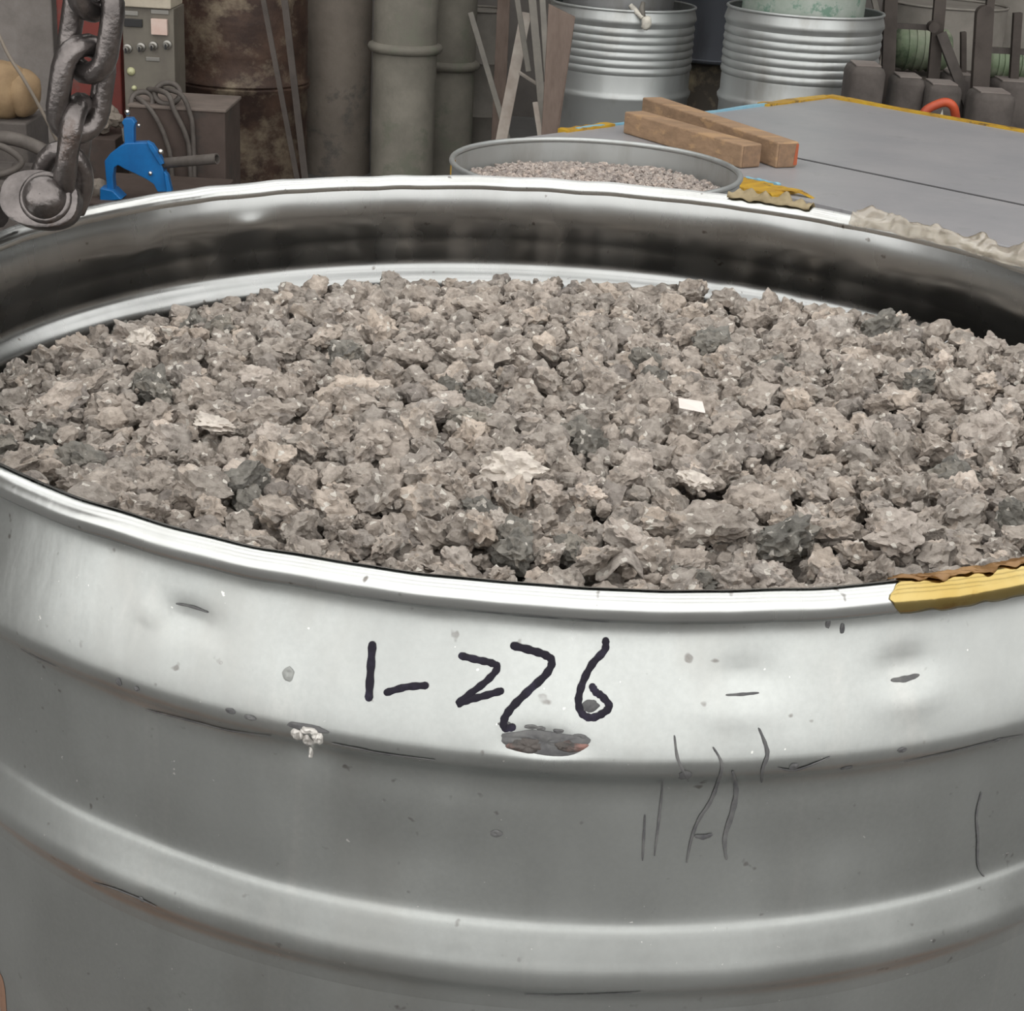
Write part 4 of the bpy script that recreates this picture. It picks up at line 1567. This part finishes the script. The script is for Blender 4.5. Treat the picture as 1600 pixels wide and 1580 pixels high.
g = G()
g.prism(pl([(163, 252), (172, 240), (186, 229), (196, 224), (215, 223), (229, 223), (240, 232), (250, 250), (256, 268), (262, 300), (246, 300), (240, 288), (228, 280), (212, 272), (196, 265), (184, 258), (178, 262), (176, 278), (178, 302), (168, 302), (165, 275)]), (0, 0.045, 0))
g.build('arch', M_BLUE, blue, bevel=0.003)
g = G()
g.prism(pl([(229, 221), (238, 226), (250, 244), (256, 256), (250, 258), (240, 242), (232, 230)], YU - 0.012), (0, 0.03, 0))
g.build('side_plate', M_BLUE, blue, bevel=0.002)
g = G()
g.prism(pl([(256, 268), (262, 274), (268, 300), (260, 300)], YU - 0.02), (0, 0.03, 0))
g.build('side_plate', M_BLUE, blue, bevel=0.002)
g = G()
g.prism(pl([(156, 294), (176, 298), (190, 312), (156, 316)], YU - 0.02), (0, 0.08, 0))
g.build('foot', M_BLUE, blue, bevel=0.003)
g = G()
g.prism(pl([(193, 226), (193, 196), (190, 192), (194, 185), (206, 185), (211, 192), (209, 200), (209, 226)], YU + 0.005), (0, 0.035, 0))
g.build('neck', M_BLUE, blue, bevel=0.003)
g = G()
g.prism(pl([(190, 200), (193, 200), (195, 224), (192, 220)], YU + 0.003), (0, 0.02, 0))
g.build('edge_plate', M_BOLT, blue)
for (px, py, r, Y) in ((199, 175, 0.0095, YU + 0.01), (251, 237, 0.0105, YU - 0.02), (235, 271, 0.008, YU - 0.006), (217, 196, 0.006, YU)):
    g = G()
    g.blob(P(px, py, Y), r, r, r, 1, 0.05, 1, 3)
    g.build('bolt', M_BOLT, blue, smooth=9)
g = G()
p0, p1 = P(246, 256, YU + 0.03), P(338, 248, YU - 0.05)
M90 = (p1 - p0).normalized()
g.tube([p0, p1], 0.0175, 18, caps=False)
g.tube([p1, p0], 0.0135, 18, caps=False)
q_ = len(g.v)
n0 = 18
g.build('handle_tube', M_CABLE, blue, smooth=0.8, fixn=False)
g = G()
d_ = M90
M3 = d_.to_track_quat('Z', 'Y').to_matrix()
g.lathe([(0.0135, -0.004), (0.0178, -0.004), (0.0178, 0.003), (0.0135, 0.003)], p1, 22, M3, closed=True)
g.build('tube_end', M_CABLE, blue, smooth=0.6)
g = G()
g.lathe([(0.0002, -0.03), (0.0134, -0.03), (0.0134, -0.026), (0.0002, -0.026)], p1, 22, M3)
g.build('bore_shade', M_BLACK, blue)  # black disc set inside the open tube, paints the shade of its hollow
# bench it stands on
zb_ = P(205, 311, YU).z
g = G()
a, b = P(130, 320, YU), P(330, 320, YU)
g.box(((a.x + b.x) / 2, YU + 0.18, (zb_ - 0.004) / 2), (b.x - a.x, 0.5, zb_ - 0.004))
tag(g.build('brown_crate', M_BROWNBOX, None, bevel=0.005, loc=((a.x + b.x) / 2, YU + 0.18, 0)), 'low dark brown crate the blue clamp stands on', 'crate')
for k, (px, py, s) in enumerate(((352, 278, 0.06), (382, 274, 0.05), (412, 274, 0.07), (448, 270, 0.05), (505, 272, 0.06), (524, 270, 0.05), (545, 272, 0.04))):
    g = G()
    c = Pz(px, py, 0.012)
    c.y = min(c.y, 6.95)
    c = P(px, py, 6.9)
    g.blob((c.x, 6.9, s * 0.5), s * 1.5, s, s * 0.8, 50 + k, 0.3, 1.8, 3)
    tag(g.build('rubble_piece', M_RUBBLE, None, smooth=0.6, loc=(c.x, 6.9, 0)), ('leftmost dusty rubble lump before the rusty drum, by the pipe handle', 'second dusty rubble lump before the rusty drum', 'largest dusty rubble lump before the rusty drum', 'dusty rubble lump between rusty drum and brownish pipe', 'yellowish rubble lump at the left foot of the brownish pipe', 'yellowish rubble lump at the middle foot of the brownish pipe', 'yellowish rubble lump at the right foot of the brownish pipe')[k], 'rubble', ('rubble before the rusty drum', 'rubble at the pipe foot')[k > 3])

# ------------------------------------------------------------------ right clutter
YQ = 7.7
c = P(1480, 30, YQ)
make_drum('grey_tank', c.x, YQ, 0, 0.26, P(1480, 12, YQ - 0.26).z, 'plain', M_TANK, 'dusty grey-brown drum behind the dark rack at upper right', open_top=False)
c = P(1592, 60, YQ)
make_drum('grey_tank', c.x + 0.1, YQ + 0.3, 0, 0.24, 0.95, 'plain', M_TANK, 'dusty grey-brown drum cut by the right edge of the picture', open_top=False)
# green housing
YM = 7.1
for k, (px, py, sx, sz, lb) in enumerate(((1440, 76, 0.115, 0.085, 'green stained motor housing behind the dark rack'), (1575, 100, 0.085, 0.06, 'smaller green stained housing near the right edge'))):
    c = P(px, py, YM)
    root = thing('motor_housing', (c.x, YM, c.z - sz), lb, 'motor')
    g = G()
    Mx = Matrix.Rotation(pi / 2, 3, 'Y')
    g.lathe([(0.001, -sx), (sz * 0.7, -sx), (sz * 0.95, -sx * 0.85), (sz, -sx * 0.6), (sz, sx * 0.6), (sz * 0.95, sx * 0.85), (sz * 0.7, sx), (0.001, sx)], c, 32, Mx)
    g.build('casing', M_GREENMOTOR, root, smooth=0.8)
    for j in range(5):
        g = G()
        g.lathe([(sz - 0.004, -0.006), (sz + 0.006, -0.005), (sz + 0.006, 0.005), (sz - 0.004, 0.006)], c + Vector(((j - 2) * sx * 0.28, 0, 0)), 32, Mx, closed=True)
        g.build('cooling_fin', M_GREENMOTOR, root, smooth=0.6)
# machine bed carrying the motors
YS = 6.75
z0 = P(1480, 108, YM).z
a, b = P(1400, 120, YM), P(1640, 120, YM)
g = G()
g.box(((a.x + b.x) / 2, YM + 0.05, (z0 - 0.03) / 2), (b.x - a.x, 0.4, z0 - 0.03))
tag(g.build('machine_bed', M_DARKSTEEL, None, bevel=0.01, loc=((a.x + b.x) / 2, YM, 0)), 'dark machine bed under the green housings', 'machine')
# concrete blocks in front
for k, (x0, x1, y0, y1, Y, lb) in enumerate(((1332, 1388, 104, 150, 5.90, 'dark concrete block against the right ribbed drum'), (1402, 1450, 122, 160, 6.25, 'dusty block second from the right ribbed drum'),
                                             (1452, 1508, 133, 172, 6.2, 'dusty block behind the orange hose'), (1526, 1592, 146, 190, 6.1, 'large dusty block near the right edge'),
                                             (1480, 1530, 118, 150, 6.5, 'rear dusty block between the rack posts'), (1560, 1625, 128, 160, 6.5, 'rear dusty block cut by the right edge'))):
    a, b = P(x0, y0, Y), P(x1, y0, Y)
    zt_ = a.z
    g = G()
    g.box(((a.x + b.x) / 2, Y + 0.09, zt_ / 2), (b.x - a.x, 0.18, zt_))
    o = g.build('concrete_block', [M_BLOCK], None, smooth=1.3, bevel=0.026, loc=((a.x + b.x) / 2, Y, 0))
    tag(o, lb, 'block')
    g = G()
    g.box(((a.x + b.x) / 2, Y + 0.09, zt_ + 0.001), ((b.x - a.x) * 0.72, 0.13, 0.006))
    g.build('dusty_top', M_BRICK, o, bevel=0.002)


# rack posts
def post(pts, wpx, Y, label, name='rack_post', round_top=False):
    k = 6.3 / 2600
    g = G()
    a, b = P(*pts[0], Y), P(*pts[-1], Y)
    d = (b - a).normalized()
    b = a + d * (a.z / -d.z)
    if round_top:
        hw = wpx * k / 2
        poly = [a + Vector((hw * cos(t), -0.02, hw * sin(t))) for t in [pi * i / 12 for i in range(13)]]
        poly += [b + Vector((-hw, -0.02, 0)), b + Vector((hw, -0.02, 0))]
        g.prism(poly, (0, 0.04, 0))
    else:
        g.bar(a, b, wpx * k, 0.03)
    tag(g.build(name, M_DARKSTEEL, None, smooth=0.5, loc=b), label, 'post')


post([(1394, -60), (1386, 150)], 20, 6.55, 'dark rusty rack post nearest the right ribbed drum')
post([(1474, -60), (1468, 60), (1458, 120)], 18, 6.58, 'dark tall rack post in the middle with a pivot lug')
post([(1538, 22), (1530, 150)], 26, 6.40, 'thick dark post with rounded top', round_top=True)
post([(1553, -60), (1545, 25)], 12, 6.62, 'thin dark bar above the rounded post')
post([(1590, 20), (1582, 150)], 13, 6.60, 'thin dark rusty post near the right edge')
post([(1505, 50), (1505, 120)], 8, 6.60, 'short pointed dark rod between the posts')
g = G()
a, b = P(1470, 52, 6.55), P(1500, 130, 6.50)
d = (b - a).normalized()
b2 = a + d * (a.z / -d.z)
g.bar(a, b2, 0.038, 0.02)
tag(g.build('slanted_brace', M_BLOCK, None, loc=b2), 'slanted dusty brace of the dark rack', 'brace')
g = G()
c = P(1458, 42, 6.52)
g.tube([c + Vector((0, -0.02, 0)), c + Vector((0, 0.03, 0))], 0.020, 18)
tag(g.build('pivot_lug', M_DARKSTEEL, None, smooth=0.6, loc=c), 'round dark pivot lug on the middle rack post', 'lug')
g = G()
a, b = P(1395, 40, 6.6), P(1470, 44, 6.6)
g.bar(a, b, 0.02, 0.02, (0, 0, 1))
tag(g.build('rack_rail', M_BLOCK, None, loc=a), 'dusty horizontal rail between the rack posts', 'rail')
g = G()
a, b = P(1545, 78, 6.62), P(1620, 82, 6.62)
g.bar(a, b, 0.022, 0.02, (0, 0, 1))
tag(g.build('rack_rail', M_BLOCK, None, loc=a), 'dusty horizontal rail at the right edge', 'rail')
leaning('v_strip', (1361, -20), (1383, 72), 0.022, 6.85, 6.80, M_GREYSTRIP, 'grey strip forming the left arm of a V by the rack', floor=False)
leaning('v_strip', (1403, -20), (1377, 100), 0.018, 6.80, 6.76, M_PALEWOOD, 'pale thin strip forming the right arm of a V by the rack')
# far pale blocks
YF = 8.7
for k, (px, py, w_, h_, lb) in enumerate(((1560, 38, 0.24, 0.16, 'pale block far behind the rack at the right edge'), (1425, 6, 0.26, 0.14, 'pale concrete block at the top behind the rack'))):
    c = P(px, py, YF)
    g = G()
    g.box((c.x, YF, c.z / 2 + h_ / 4), (w_, 0.2, c.z + h_ / 2))
    tag(g.build('pale_block', M_BRICK, None, bevel=0.01, loc=(c.x, YF, 0)), lb, 'block')
# orange hose
YO = 5.85
g = G()
pp = catmull([P(1436, 200, YO), P(1444, 176, YO), P(1460, 165, YO), P(1478, 160, YO), P(1490, 168, YO), P(1494, 190, YO + 0.02)], 6)
a_, b_ = pp[0].copy(), pp[-1].copy()
a_.z = 0.02
b_.z = 0.02
g.tube([a_] + pp + [b_], 0.0155, 12)
tag(g.build('orange_hose', M_ORANGE, None, smooth=9, loc=(a_.x, a_.y, 0)), 'orange hose arching up behind the far table edge', 'hose')
g = G()
c = P(1471, 180, YO + 0.1)
g.blob((c.x, c.y, c.z / 2), 0.03, 0.03, c.z / 2, 77, 0.25, 1.5, 3)
tag(g.build('pale_bottle', M_CLOTH, None, smooth=9, loc=(c.x, c.y, 0)), 'small pale object inside the orange hose arch', 'bottle')
